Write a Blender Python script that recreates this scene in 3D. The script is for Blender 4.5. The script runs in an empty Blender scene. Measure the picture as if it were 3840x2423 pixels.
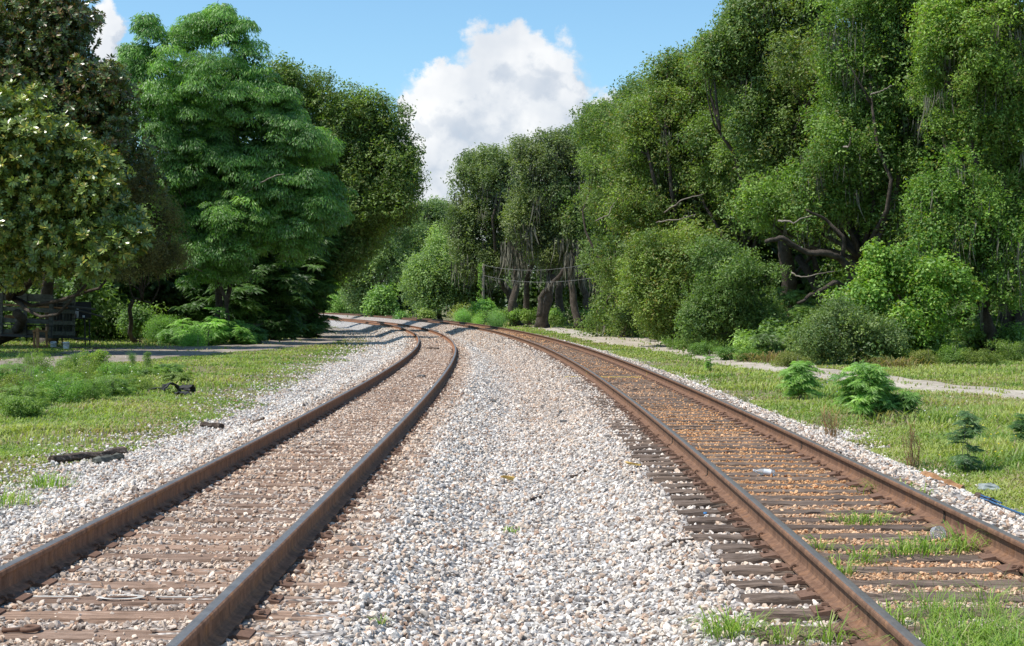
import bpy, math, random
import numpy as np
from math import radians as R
random.seed(7)
rng = np.random.default_rng(7)
scene = bpy.context.scene
COL = scene.collection

# ------------------------------------------------------------------ camera, sky, sun, exposure
F, HY, CAMZ, ROLL = 5547.0, 1147.0, 1.6, 0.00465      # focal length and horizon in photo pixels, eye height above the rail tops
cam = bpy.data.cameras.new('camera'); camo = bpy.data.objects.new('camera', cam); COL.objects.link(camo)
cam.sensor_width = 36; cam.lens = F/3840*36; cam.shift_y = -(1211.5-HY)/3840
cam.clip_start = .1; cam.clip_end = 6000
camo.location = (0, 0, CAMZ); camo.rotation_euler = (R(90), -ROLL, 0)
scene.camera = camo
SUN_EL, SUN_AZ = R(60), R(198)                        # azimuth measured from +X; 180 = from the left
sun = bpy.data.lights.new('sun', 'SUN'); suno = bpy.data.objects.new('sun', sun); COL.objects.link(suno)
sun.energy = 4.6; sun.angle = R(.53); sun.color = (1, .955, .88)
sd = np.array([math.cos(SUN_EL)*math.cos(SUN_AZ), math.cos(SUN_EL)*math.sin(SUN_AZ), math.sin(SUN_EL)])
from mathutils import Vector
suno.rotation_euler = Vector(sd).to_track_quat('Z', 'Y').to_euler()
suno.location = (-30, 0, 60)
vs = scene.view_settings
vs.view_transform = 'Standard'; vs.look = 'None'; vs.gamma = 1; vs.use_curve_mapping = False; vs.exposure = 0.28
scene.cycles.max_bounces = 6; scene.cycles.diffuse_bounces = 3; scene.cycles.glossy_bounces = 2
scene.cycles.transmission_bounces = 3; scene.cycles.transparent_max_bounces = 4

class NT:
    """small helper for node trees"""
    def __init__(s, nt): s.nt = nt; s.n = nt.nodes; s.l = nt.links
    def node(s, t, **k):
        n = s.n.new(t)
        for a, b in k.items(): setattr(n, a, b)
        return n
    def put(s, sock, v):
        if v is None: return
        if hasattr(v, 'is_output') or hasattr(v, 'links'): s.l.new(v, sock)
        else:
            try: sock.default_value = v
            except Exception: sock.default_value = (*v, 1) if len(v) == 3 else v
    def math(s, op, a, b=None, c=None, clamp=False):
        n = s.node('ShaderNodeMath', operation=op, use_clamp=clamp)
        s.put(n.inputs[0], a); s.put(n.inputs[1], b); s.put(n.inputs[2], c); return n.outputs[0]
    def vmath(s, op, a, b=None):
        n = s.node('ShaderNodeVectorMath', operation=op); s.put(n.inputs[0], a); s.put(n.inputs[1], b)
        return n.outputs['Value'] if op in ('LENGTH', 'DISTANCE', 'DOT_PRODUCT') else n.outputs[0]
    def mix(s, f, a, b, mode='MIX'):
        n = s.node('ShaderNodeMix', data_type='RGBA', blend_type=mode)
        s.put(n.inputs[0], f); s.put(n.inputs[6], a); s.put(n.inputs[7], b); return n.outputs[2]
    def ramp(s, f, stops, interp='LINEAR'):
        n = s.node('ShaderNodeValToRGB'); s.put(n.inputs[0], f); cr = n.color_ramp; cr.interpolation = interp
        while len(cr.elements) < len(stops): cr.elements.new(.5)
        for e, (p, c) in zip(cr.elements, stops): e.position = p; e.color = (*c, 1) if len(c) == 3 else c
        return n.outputs[0]
    def noise(s, vec, scale, detail=3, rough=.55, out=0, dist=0):
        n = s.node('ShaderNodeTexNoise'); s.put(n.inputs['Vector'], vec); n.inputs['Scale'].default_value = scale
        n.inputs['Detail'].default_value = detail; n.inputs['Roughness'].default_value = rough; n.inputs['Distortion'].default_value = dist
        return n.outputs[out]
    def smooth(s, v, a, b, c=0., d=1.):
        n = s.node('ShaderNodeMapRange', interpolation_type='SMOOTHSTEP'); s.put(n.inputs[0], v)
        for i, x in zip((1, 2, 3, 4), (a, b, c, d)): n.inputs[i].default_value = x
        return n.outputs[0]

world = bpy.data.worlds.new('World'); scene.world = world; world.use_nodes = True
def build_world():
    w = NT(world.node_tree); w.n.clear()
    out = w.node('ShaderNodeOutputWorld'); bg = w.node('ShaderNodeBackground'); w.l.new(bg.outputs[0], out.inputs[0])
    sky = w.node('ShaderNodeTexSky', sky_type='NISHITA', sun_disc=False)
    sky.sun_elevation = SUN_EL; sky.sun_rotation = R(90)-SUN_AZ; sky.air_density = 1.0; sky.dust_density = .6; sky.ozone_density = 2.0
    bg.inputs[1].default_value = .1
    d = w.node('ShaderNodeTexCoord').outputs['Generated']
    sep = w.node('ShaderNodeSeparateXYZ'); w.l.new(d, sep.inputs[0])
    yy = w.math('MAXIMUM', sep.outputs[1], .05)
    comb = w.node('ShaderNodeCombineXYZ')
    w.l.new(w.math('DIVIDE', sep.outputs[0], yy), comb.inputs[0]); w.l.new(w.math('DIVIDE', sep.outputs[2], yy), comb.inputs[1])
    p0 = comb.outputs[0]
    def tan(u, v): return ((u*1.5953-1920)/F, (HY-v*1.5953)/F)
    blobs = [(1045,180,80,45),(1150,120,85,58),(1235,112,95,58),(1300,150,65,62),(1215,160,150,90),(1105,205,110,70),(1060,235,115,85),(1150,250,170,80),(1315,228,105,60),(1375,262,92,58),(1330,215,60,60),(1415,250,48,44),(1390,330,110,80),(1290,400,170,110),(1270,290,170,85),
             (1010,330,95,75),(1080,390,170,110),(1180,420,260,150),(1000,470,130,110),(1120,520,330,140),(975,240,35,40),
             (240,55,40,48),(262,80,34,40),(238,120,46,60),(252,170,66,60),(285,215,70,60),(262,270,90,60)]
    def field(p):
        n1 = w.noise(p, 26, 6, .6, 1); n2 = w.noise(p, 90, 4, .6, 1)
        q = w.vmath('ADD', p, w.vmath('SCALE', w.vmath('SUBTRACT', n1, (.5, .5, .5)), None))
        q.node.inputs[1].links[0].from_node.inputs['Scale'].default_value = .056
        q2 = w.vmath('SCALE', w.vmath('SUBTRACT', n2, (.5, .5, .5)), None); q2.node.inputs['Scale'].default_value = .017
        q = w.vmath('ADD', q, q2)
        acc = None
        for (u, v, a, b) in blobs:
            cx, cy = tan(u, v); s1 = F/1.5953
            dv = w.vmath('MULTIPLY', w.vmath('SUBTRACT', q, (cx, cy, 0)), (s1/(a*1.13), s1/(b*1.13), 0))
            f = w.math('SUBTRACT', 1.0, w.vmath('LENGTH', dv))
            if acc is None: acc = f
            else:
                m = w.node('ShaderNodeMath', operation='SMOOTH_MAX'); w.put(m.inputs[0], acc); w.put(m.inputs[1], f); m.inputs[2].default_value = .12
                acc = m.outputs[0]
        return acc
    f0 = field(p0)
    f1 = field(w.vmath('ADD', p0, (-.010, .016, 0)))
    dens = w.smooth(f0, -.07, .40)
    lit = w.smooth(w.math('SUBTRACT', f0, f1), -.34, .30)  # sunny and grey sides of the clouds are painted from this offset
    lown = w.noise(w.vmath('ADD', p0, (3.1, 1.7, 0)), 17, 4, .55)
    lit = w.math('MULTIPLY_ADD', w.smooth(lown, .3, .72), .60, w.math('MULTIPLY', lit, .46), clamp=True)
    cl = w.mix(lit, (4.5, 5.1, 6.0), (8.5, 8.5, 8.5))
    # one even tint brightens the whole sky
    skyc = w.mix(1.0, sky.outputs[0], (1.12, 1.42, 1.48, 1), 'MULTIPLY')
    front = w.math('GREATER_THAN', sep.outputs[1], .06)
    c = w.mix(w.math('MULTIPLY', w.math('MULTIPLY', dens, .96), front), skyc, cl)
    w.l.new(c, bg.inputs[0])
build_world()

# ------------------------------------------------------------------ helpers
def P(u, v, d):
    """a viewed direction (photo at 2407 px width) and a distance -> a point of the place"""
    U, V = u*1.5953, v*1.5953
    U, V = U+ROLL*(V-1211), V-ROLL*(U-1920)
    return np.array([(U-1920)/F*d, d, CAMZ+(HY-V)/F*d])
def PXM(d): return d*1.5953/F                          # metres per such pixel at distance d
def ground_at(u, v, h=2.12):
    U, V = u*1.5953, v*1.5953
    U, V = U+ROLL*(V-1211), V-ROLL*(U-1920)
    d = h*F/(V-HY); return (U-1920)/F*d, d

def tag(o, label=None, cat=None, group=None, kind=None):
    for k, v in (('label', label), ('category', cat), ('group', group), ('kind', kind)):
        if v: o[k] = v
    return o
def empty(name, loc, label, cat, group=None, rz=0):
    o = bpy.data.objects.new(name, None); COL.objects.link(o); o.empty_display_size = .2
    o.location = [float(a) for a in loc]; o.rotation_euler = (0, 0, rz)
    return tag(o, label, cat, group)

def mesh(name, V, Fs, mat=None, parent=None, col=None, smooth=False, mi=None, loc=None):
    """numpy vertices + face array(s) -> one linked mesh object; col is one linear colour per face"""
    V = np.ascontiguousarray(np.asarray(V, np.float32)).reshape(-1, 3)
    if not isinstance(Fs, list): Fs = [Fs]
    Fs = [np.asarray(f, np.int32) for f in Fs if len(f)]
    me = bpy.data.meshes.new(name)
    me.vertices.add(len(V)); me.vertices.foreach_set('co', V.ravel())
    idx = np.concatenate([f.ravel() for f in Fs]); tot = np.concatenate([np.full(len(f), f.shape[1], np.int32) for f in Fs])
    st = np.concatenate([[0], np.cumsum(tot)[:-1]]).astype(np.int32)
    me.loops.add(len(idx)); me.loops.foreach_set('vertex_index', idx)
    me.polygons.add(len(tot)); me.polygons.foreach_set('loop_start', st)
    if mi is not None: me.polygons.foreach_set('material_index', np.asarray(mi, np.int32))
    me.polygons.foreach_set('use_smooth', np.full(len(tot), bool(smooth)))
    for m in (mat if isinstance(mat, list) else [mat]):
        if m: me.materials.append(m)
    if col is not None:
        c = np.ones((len(tot), 4), np.float32); c[:, :3] = col
        a = me.attributes.new('Col', 'FLOAT_COLOR', 'FACE'); a.data.foreach_set('color', c.ravel())
    me.update(calc_edges=True)
    o = bpy.data.objects.new(name, me); COL.objects.link(o)
    if parent: o.parent = parent
    if loc is not None: o.location = [float(a) for a in loc]
    return o

class MB:
    """collects boxes, tubes and the like into one mesh"""
    def __init__(s): s.v = []; s.q = []; s.t = []; s.n = 0
    def add(s, V, Q=(), T=()):
        V = np.asarray(V, float); s.v.append(V)
        if len(Q): s.q.append(np.asarray(Q, int)+s.n)
        if len(T): s.t.append(np.asarray(T, int)+s.n)
        s.n += len(V); return s
    def box(s, c, size, rot=None, j=0):
        x, y, z = [a*.5 for a in size]
        V = np.array([[i*x, k*y, l*z] for i in (-1, 1) for k in (-1, 1) for l in (-1, 1)], float)
        if j: V += rng.normal(size=V.shape)*j
        if rot is not None: V = V@np.asarray(rot).T
        return s.add(V+np.asarray(c, float), [[0,1,3,2],[4,6,7,5],[0,4,5,1],[2,3,7,6],[0,2,6,4],[1,5,7,3]])
    def bar(s, a, b, w, h):
        a, b = np.asarray(a, float), np.asarray(b, float); d = b-a; L = np.linalg.norm(d); d = d/L
        up = np.array([0, 0, 1.]) if abs(d[2]) < .9 else np.array([0, 1., 0])
        x = np.cross(d, up); x /= np.linalg.norm(x); z = np.cross(x, d)
        return s.box((a+b)/2, (w, L, h), np.stack([x, d, z], 1))
    def tube(s, pts, rad, n=6, cap=True):
        pts = np.asarray(pts, float); rad = np.broadcast_to(np.asarray(rad, float), (len(pts),))
        T = np.gradient(pts, axis=0); T /= np.linalg.norm(T, axis=1)[:, None]+1e-9
        ref = np.array([.31, .95, .05]) if abs(T[:, 2]).mean() > .6 else np.array([.05, .1, 1.])
        X = np.cross(T, ref); X /= np.linalg.norm(X, axis=1)[:, None]+1e-9; Y = np.cross(T, X)
        a = np.arange(n)*2*np.pi/n
        V = pts[:, None]+rad[:, None, None]*(np.cos(a)[None, :, None]*X[:, None]+np.sin(a)[None, :, None]*Y[:, None])
        i = np.arange(len(pts)-1)[:, None]*n; k = np.arange(n)[None]; k2 = (k+1) % n
        Q = np.stack([i+k, i+k2, i+n+k2, i+n+k], -1).reshape(-1, 4)
        V = V.reshape(-1, 3); T3 = []
        if cap:
            m = len(V); V = np.concatenate([V, pts[:1], pts[-1:]])
            T3 = [[m, (q+1) % n, q] for q in range(n)]+[[m+1, (len(pts)-1)*n+q, (len(pts)-1)*n+(q+1) % n] for q in range(n)]
        return s.add(V, Q, T3)
    def build(s, name, mat, parent=None, smooth=False, col=None, loc=None):
        V = np.concatenate(s.v); Fs = []
        if s.q: Fs.append(np.concatenate(s.q))
        if s.t: Fs.append(np.concatenate(s.t))
        return mesh(name, V, Fs, mat, parent, col, smooth, loc=loc)

def vnoise(x, y, sc, seed=0):
    x = np.asarray(x, float)/sc; y = np.asarray(y, float)/sc
    xi = np.floor(x).astype(np.int64); yi = np.floor(y).astype(np.int64); fx = x-xi; fy = y-yi
    fx = fx*fx*(3-2*fx); fy = fy*fy*(3-2*fy)
    def h(a, b):
        n = (a*374761393+b*668265263+seed*1442695041) & 0x7fffffff
        n = ((n ^ (n >> 13))*1274126177) & 0x7fffffff
        return ((n ^ (n >> 16)) & 0xffff)/65535.
    return (h(xi, yi)*(1-fx)+h(xi+1, yi)*fx)*(1-fy)+(h(xi, yi+1)*(1-fx)+h(xi+1, yi+1)*fx)*fy
def fbm(x, y, sc, seed=0): return .55*vnoise(x, y, sc, seed)+.3*vnoise(x, y, sc/2.1, seed+1)+.15*vnoise(x, y, sc/4.3, seed+2)
def unit(v): return v/(np.linalg.norm(v, axis=-1, keepdims=True)+1e-9)
def sstep(a, b, x):
    t = np.clip((np.asarray(x, float)-a)/(b-a), 0, 1); return t*t*(3-2*t)

# ------------------------------------------------------------------ materials
def mat(name):
    m = bpy.data.materials.new(name); m.use_nodes = True; w = NT(m.node_tree)
    b = w.n['Principled BSDF']; return m, w, b
def bump(w, b, h, strength, dist):
    n = w.node('ShaderNodeBump'); n.inputs['Strength'].default_value = strength; n.inputs['Distance'].default_value = dist
    w.l.new(h, n.inputs['Height']); w.l.new(n.outputs[0], b.inputs['Normal'])
def leaf_mat(name, rough, spec, transl, gain=1.0):
    m, w, b = mat(name)
    a = w.node('ShaderNodeAttribute', attribute_name='Col')
    w.l.new(a.outputs['Color'], b.inputs['Base Color']); b.inputs['Roughness'].default_value = rough
    b.inputs['Specular IOR Level'].default_value = spec
    t = w.node('ShaderNodeBsdfTranslucent')
    w.l.new(w.mix(1.0, a.outputs['Color'], (1.5*gain, 1.7*gain, .55*gain, 1), 'MULTIPLY'), t.inputs[0])
    mx = w.node('ShaderNodeMixShader'); mx.inputs[0].default_value = transl
    w.l.new(b.outputs[0], mx.inputs[1]); w.l.new(t.outputs[0], mx.inputs[2])
    w.l.new(mx.outputs[0], w.n['Material Output'].inputs[0]); return m
M_leaf = leaf_mat('leaf', .48, .4, .38)
M_leafg = leaf_mat('glossy_leaf', .28, .6, .16)
M_grass = leaf_mat('grass_blade', .55, .3, .35)
def attr_mat(name, rough=.9, spec=.2):
    m, w, b = mat(name); a = w.node('ShaderNodeAttribute', attribute_name='Col')
    w.l.new(a.outputs['Color'], b.inputs['Base Color']); b.inputs['Roughness'].default_value = rough
    b.inputs['Specular IOR Level'].default_value = spec; return m, w, b, a
M_moss = attr_mat('spanish_moss', 1, .05)[0]
def stone_mat():
    m, w, b, a = attr_mat('ballast_stone', .85, .3)
    g = w.node('ShaderNodeNewGeometry').outputs['Position']
    n = w.noise(g, 130, 3, .7); n2 = w.noise(g, 34, 3, .6)
    c = w.mix(1.0, a.outputs['Color'], w.ramp(n, [(.3, (.62, .6, .58)), (.5, (.95, .95, .95)), (.72, (1.1, 1.1, 1.1))]), 'MULTIPLY')
    c = w.mix(1.0, c, w.ramp(n2, [(.3, (.75, .74, .74)), (.6, (1.05, 1.05, 1.05))]), 'MULTIPLY')
    w.l.new(c, b.inputs['Base Color']); bump(w, b, n, .35, .004); return m
M_stone = stone_mat()
def bed_mat():
    m, w, b = mat('ballast_bed')
    tint = w.node('ShaderNodeAttribute', attribute_name='Col').outputs['Color']
    g = w.node('ShaderNodeNewGeometry').outputs['Position']
    v = w.node('ShaderNodeTexVoronoi'); w.put(v.inputs['Vector'], g); v.inputs['Scale'].default_value = 19
    hs = w.node('ShaderNodeSeparateColor'); w.l.new(v.outputs['Color'], hs.inputs[0])
    c = w.ramp(hs.outputs[0], [(0, (.16, .14, .13)), (.2, (.34, .30, .27)), (.45, (.46, .41, .37)), (.7, (.56, .54, .52)), (1, (.66, .65, .64))])
    c = w.mix(1.0, c, w.ramp(v.outputs['Distance'], [(.35, (1, 1, 1)), (.8, (.4, .38, .36))]), 'MULTIPLY')
    c = w.mix(1.0, c, tint, 'MULTIPLY')
    w.l.new(c, b.inputs['Base Color']); b.inputs['Roughness'].default_value = .9
    bump(w, b, w.math('MULTIPLY', v.outputs['Distance'], -1), 1.0, .045); return m
M_bed = bed_mat()
def soil_mat(name, stops, sc, extra=None, bs=.5, bd=.05):
    m, w, b = mat(name); g = w.node('ShaderNodeNewGeometry').outputs['Position']
    n = w.noise(g, sc, 6, .65); n2 = w.noise(g, sc*9, 4, .7); n3 = w.noise(g, 40, 3, .7)
    c = w.ramp(n, stops)
    c = w.mix(1.0, c, w.ramp(n2, [(.3, (.72, .72, .72)), (.7, (1.18, 1.17, 1.15))]), 'MULTIPLY')
    c = w.mix(1.0, c, w.ramp(n3, [(.3, (.75, .74, .73)), (.65, (1.12, 1.12, 1.12))]), 'MULTIPLY')
    w.l.new(c, b.inputs['Base Color']); b.inputs['Roughness'].default_value = .95; b.inputs['Specular IOR Level'].default_value = .15
    bump(w, b, w.math('ADD', n2, n3), bs, bd); return m
M_ground = soil_mat('verge_soil', [(.3, (.26, .21, .15)), (.45, (.20, .18, .10)), (.58, (.18, .18, .08)), (.7, (.31, .265, .20))], .5)
M_road = soil_mat('grey_dirt', [(.3, (.22, .185, .15)), (.55, (.32, .275, .23)), (.75, (.42, .37, .31))], .35)
M_trail = soil_mat('pale_sandy_gravel', [(.3, (.36, .31, .25)), (.55, (.47, .415, .345)), (.75, (.55, .50, .43))], .4)
def rail_mat(name, c0, c1, c2, rough, metal, streak=True):
    m, w, b = mat(name); tc = w.node('ShaderNodeNewGeometry').outputs['Position']
    n = w.noise(tc, 7, 5, .65); n2 = w.noise(tc, 60, 3, .7)
    c = w.ramp(n, [(.3, c0), (.5, c1), (.72, c2)])
    if streak:
        mp = w.node('ShaderNodeMapping'); mp.inputs['Scale'].default_value = (16, 16, 1.2); w.l.new(tc, mp.inputs[0])
        s = w.noise(mp.outputs[0], 1, 4, .7)
        c = w.mix(1.0, c, w.ramp(s, [(.32, (.62, .6, .6)), (.55, (1, 1, 1)), (.75, (1.25, 1.2, 1.15))]), 'MULTIPLY')
    c = w.mix(1.0, c, w.ramp(n2, [(.3, (.8, .8, .8)), (.7, (1.15, 1.15, 1.15))]), 'MULTIPLY')
    w.l.new(c, b.inputs['Base Color']); b.inputs['Roughness'].default_value = rough; b.inputs['Metallic'].default_value = metal
    if not metal: b.inputs['Specular IOR Level'].default_value = .12
    bump(w, b, n2, .25, .004); return m
M_rustL = rail_mat('dark_rust', (.21, .108, .066), (.29, .155, .098), (.38, .18, .085), .9, 0)
M_rustR = rail_mat('brown_rust', (.16, .088, .056), (.20, .115, .075), (.25, .13, .07), .8, 0)
M_polL = rail_mat('worn_rail_top', (.16, .14, .125), (.22, .195, .175), (.29, .265, .24), .38, .45, False)
M_polR = rail_mat('dull_rail_top', (.17, .14, .115), (.21, .18, .15), (.26, .21, .16), .42, .5, False)
M_plate = rail_mat('rusty_plate', (.13, .078, .055), (.17, .10, .07), (.21, .125, .085), .8, 0, False)
def wood_mat(name, cs, g=38, rough=.9):
    m, w, b = mat(name); tc = w.node('ShaderNodeTexCoord').outputs['Object']
    rnd = w.node('ShaderNodeObjectInfo').outputs['Random']
    off = w.node('ShaderNodeCombineXYZ'); w.l.new(w.math('MULTIPLY', rnd, 50), off.inputs[0])
    mp = w.node('ShaderNodeMapping'); mp.inputs['Scale'].default_value = (1.6, g, g); w.l.new(w.vmath('ADD', tc, off.outputs[0]), mp.inputs[0])
    n = w.noise(mp.outputs[0], 1, 6, .7, dist=.6); n2 = w.noise(w.vmath('ADD', tc, off.outputs[0]), 5, 4, .6)
    c = w.ramp(n, [(.3, cs[0]), (.5, cs[1]), (.7, cs[2])])
    c = w.mix(1.0, c, w.ramp(n2, [(.3, (.72, .70, .68)), (.7, (1.2, 1.2, 1.2))]), 'MULTIPLY')
    c = w.mix(1.0, c, w.ramp(rnd, [(0, (.72, .7, .7)), (.5, (1, 1, 1)), (1, (1.2, 1.16, 1.12))]), 'MULTIPLY')
    w.l.new(c, b.inputs['Base Color']); b.inputs['Roughness'].default_value = rough; b.inputs['Specular IOR Level'].default_value = .2
    bump(w, b, n, .9, .02); return m
M_tieL = wood_mat('brown_tie_wood', ((.13, .085, .06), (.30, .20, .145), (.42, .31, .24)))
M_tieR = wood_mat('grey_tie_wood', ((.055, .042, .034), (.16, .118, .092), (.27, .21, .17)))
M_log = wood_mat('old_timber', ((.03, .022, .018), (.09, .065, .05), (.22, .18, .15)), 20)
M_lumber = wood_mat('raw_lumber', ((.20, .105, .05), (.33, .18, .09), (.42, .25, .14)), 20)
M_grey = wood_mat('grey_board', ((.075, .075, .062), (.125, .125, .105), (.18, .18, .155)), 14)
M_bark = soil_mat('bark', [(.3, (.07, .055, .045)), (.55, (.14, .115, .095)), (.75, (.22, .19, .165))], 3, bd=.08, bs=1)
M_twig = soil_mat('pale_twig', [(.3, (.18, .15, .125)), (.6, (.30, .26, .22)), (.75, (.36, .32, .28))], 3)
def flat(name, c, rough=.6, metal=0, vary=.25):
    m, w, b = mat(name); g = w.node('ShaderNodeTexCoord').outputs['Object']; n = w.noise(g, 9, 4, .6)
    c = w.mix(1.0, (*c, 1), w.ramp(n, [(.3, (1-vary,)*3), (.7, (1+vary*.6,)*3)]), 'MULTIPLY')
    w.l.new(c, b.inputs['Base Color']); b.inputs['Roughness'].default_value = rough; b.inputs['Metallic'].default_value = metal; return m
M_white = flat('white_plastic', (.62, .64, .66), .5); M_black = flat('black_steel', (.02, .02, .022), .55)
M_rubber = flat('black_rubber', (.028, .027, .025), .8); M_paintw = flat('white_paint', (.56, .52, .46), .8, 0, .6)
M_painty = flat('yellow_paint', (.72, .52, .12), .7); M_blue = flat('blue_strap', (.035, .10, .20), .5)
M_orange = flat('orange_plastic', (.7, .2, .03), .5); M_wire = flat('wire', (.30, .29, .27), .6, .4); M_red = flat('red_can', (.35, .03, .03), .4)
M_rock = flat('pale_rock', (.30, .33, .31), .8, 0, .4); M_darkrock = flat('dark_rock', (.14, .13, .12), .9, 0, .4)
M_yscrap = flat('yellow_scrap', (.72, .46, .12), .6); M_bluecap = flat('blue_cap', (.08, .28, .6), .4)
def clear_mat():
    m, w, b = mat('clear_plastic'); b.inputs['Base Color'].default_value = (.85, .88, .9, 1); b.inputs['Roughness'].default_value = .12
    b.inputs['Transmission Weight'].default_value = .75; b.inputs['IOR'].default_value = 1.3; return m
M_clear = clear_mat()

# ------------------------------------------------------------------ track geometry and terrain heights
YS = np.concatenate([np.arange(4, 60, .5), np.arange(60, 261, 1.)])
def integrate(x0, th, k, a, b):
    t = np.clip((YS-a)/(b-a), 0, 1); dy = np.gradient(YS); hd = th+np.cumsum(-k*t*dy)
    return x0+np.cumsum(np.tan(hd)*dy), hd
TR = [integrate(-2.376, .00882, .00174, -4.73, 60.1), integrate(2.615, .01879, .0014, -23.84, 27.06)]
def tx(i, y):
    y = np.asarray(y, float); x, hd = TR[i]
    return np.where(y < 4, x[0]+(y-4)*math.tan(hd[0]), np.interp(y, YS, x))+np.where(y > 260, (y-260)*math.tan(hd[-1]), 0)
def th_(i, y): return np.interp(y, YS, TR[i][1])
def tz(i, y): return np.zeros_like(np.asarray(y, float)) if i == 0 else .02+.00174*np.clip(np.asarray(y, float)-30, 0, 200)
def toff(i, x, y): return (x-tx(i, y))*np.cos(th_(i, y))
def tpos(i, y, o, z=0.):
    h = th_(i, y); return np.stack([tx(i, y)+o*np.cos(h), y-o*np.sin(h), tz(i, y)+z+0*np.asarray(o, float)], -1)
def gz(x, y):
    return -.52+.09*(fbm(x, y, 5, 3)-.5)-.12*sstep(60, 110, y)+.05*(vnoise(x, y, 1.1, 9)-.5)
LB, RB = -3.35, 2.55                                   # where the ballast ends, left and right
def edge_n(y, s): return .9*(vnoise(y, 0*y, 3.1, s)-.5)+.5*(vnoise(y, 0*y, .8, s+5)-.5)
def bz(x, y):
    oL, oR = toff(0, x, y), toff(1, x, y)
    far = sstep(15, 60, y)
    zl = tz(0, y)-.193-np.maximum(0, np.abs(oL)-1.45)*.36-.015*sstep(.4, 0, np.abs(oL))
    zr = tz(1, y)-np.where(oR < -.8, .232-.033*sstep(17, 30, y), .203)-np.maximum(0, np.abs(oR)-1.5)*.36
    fl = np.where((oL > 0) & (oR < 0), -.40-.20*far, -9)
    z = np.maximum(np.maximum(zl, zr), np.maximum(fl, gz(x, y)+.02))
    return z+.05*(fbm(x, y, .9, 21)-.5)*np.where(np.minimum(np.abs(oL), np.abs(oR)) < 1.35, .35, 1)
def zone(x, y):
    """own colour of the stones: grey-white in the six-foot, tan in the left four-foot, rust-stained in the right one"""
    oL, oR = np.abs(toff(0, x, y)), toff(1, x, y)
    n = fbm(x, y, 1.3, 40)
    tan = sstep(1.55, 1.0, oL)*(.6+.5*n)
    ro = np.where(oR < 0, sstep(-1.0, -.55, oR), sstep(1.15, .6, oR))*np.clip(.45+1.1*fbm(x, y, 2.2, 50), 0, 1)*sstep(7.6, 10.5, y)
    ro2 = sstep(-2.0, -1.2, oR)*sstep(2.2, 1.3, oR)*.35
    c = np.ones(np.shape(x)+(3,))
    mid = sstep(-3.2, -2.2, oR)*sstep(-.5, -1.5, oR)*sstep(14, 30, y)*.6
    for f, t in ((tan, (.98, .85, .74)), (np.maximum(ro2, mid), (.92, .80, .70)), (ro, (.92, .60, .34))):
        c *= 1+np.clip(f, 0, 1)[..., None]*(np.array(t)-1)
    return c

def grid_mesh(name, xs, ys, zf, m, kind='structure', col=None):
    X, Y = np.meshgrid(xs, ys); return grid_xy(name, X, Y, zf(X, Y), m, col)
def grid_xy(name, X, Y, Z, m, col=None):
    ny, nx = X.shape; V = np.stack([X, Y, Z], -1).reshape(-1, 3)
    i = (np.arange(ny-1)[:, None]*nx+np.arange(nx-1)[None]).ravel()
    Q = np.stack([i, i+1, i+nx+1, i+nx], 1)
    c = None
    if col is not None: c = (.25*(col[:-1, :-1]+col[1:, :-1]+col[:-1, 1:]+col[1:, 1:])).reshape(-1, 3)
    o = mesh(name, V, Q, m, smooth=True, col=c); o['kind'] = 'structure'; return o

xs = np.concatenate([-np.geomspace(1500, 33, 26), np.arange(-32, 32.01, .4), np.geomspace(33, 1500, 26)])
ys = np.concatenate([-np.geomspace(300, 3, 16), np.arange(-2, 60, .4), np.arange(60, 140, 1.), np.geomspace(141, 3000, 40)])
def ground_z(x, y):
    z = gz(x, y)
    inside = (toff(0, x, y) > LB+.6) & (toff(1, x, y) < RB-.6)
    return np.where(inside, z-.16, z)
grid_mesh('ground', xs, ys, ground_z, M_ground)

# ballast bed: one sheet over both tracks
yb = np.concatenate([np.arange(3, 20, .12), np.arange(20, 60, .3), np.arange(60, 250, 1.)])
tt = np.linspace(0, 1, 120)
XL = tx(0, yb)+(LB+edge_n(yb, 60))/np.cos(th_(0, yb)); XR = tx(1, yb)+(RB+edge_n(yb, 70))/np.cos(th_(1, yb))
X = XL[:, None]+(XR-XL)[:, None]*tt[None]; Y = np.repeat(yb[:, None], len(tt), 1)
Zb = bz(X, Y); rim = np.minimum(tt, 1-tt)[None]*np.ones_like(X)
Zb = np.where(rim < .001, gz(X, Y)-.03, Zb)
grid_xy('ballast_bed', X, Y, Zb, M_bed, zone(X, Y))

def road(name, pts, hw, m, seed, lift=.014):
    y = np.arange(pts[0][0], pts[-1][0], .5); p = np.array(pts, float)
    xc = np.interp(y, p[:, 0], p[:, 1]); k = np.ones(13)/13; xc = np.convolve(np.pad(xc, 6, 'edge'), k, 'valid')
    w_ = np.interp(y, [h[0] for h in hw], [h[1] for h in hw])
    a = xc-w_+1.3*(fbm(y, 0*y, 5, seed)-.5)+.7*(vnoise(y, 0*y, .9, seed)-.5); b = xc+w_+1.3*(fbm(y, 0*y, 5, seed+3)-.5)+.7*(vnoise(y, 0*y, .9, seed+9)-.5)
    t = np.linspace(0, 1, 15); X = a[:, None]+(b-a)[:, None]*t; Y = np.repeat(y[:, None], 15, 1)
    rut = -.03*(np.exp(-((t-.28)/.09)**2)+np.exp(-((t-.72)/.09)**2))
    Z = gz(X, Y)+lift+.03+rut[None]; Z[:, 0] = gz(X[:, 0], Y[:, 0])-.02; Z[:, -1] = gz(X[:, -1], Y[:, -1])-.02
    grid_xy(name, X, Y, Z, m)
    return lambda yy: (np.interp(yy, y, a), np.interp(yy, y, b))
ROAD_L = road('dirt_road', [(28,-25),(45,-19.3),(57,-16.4),(70,-13.7),(84,-12.6),(105,-12.4),(130,-15.8),(160,-23),(215,-42)], [(28,2.6),(57,2.7),(70,2.8),(84,2.3),(105,2.0),(215,2)], M_road, 31)
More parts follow.
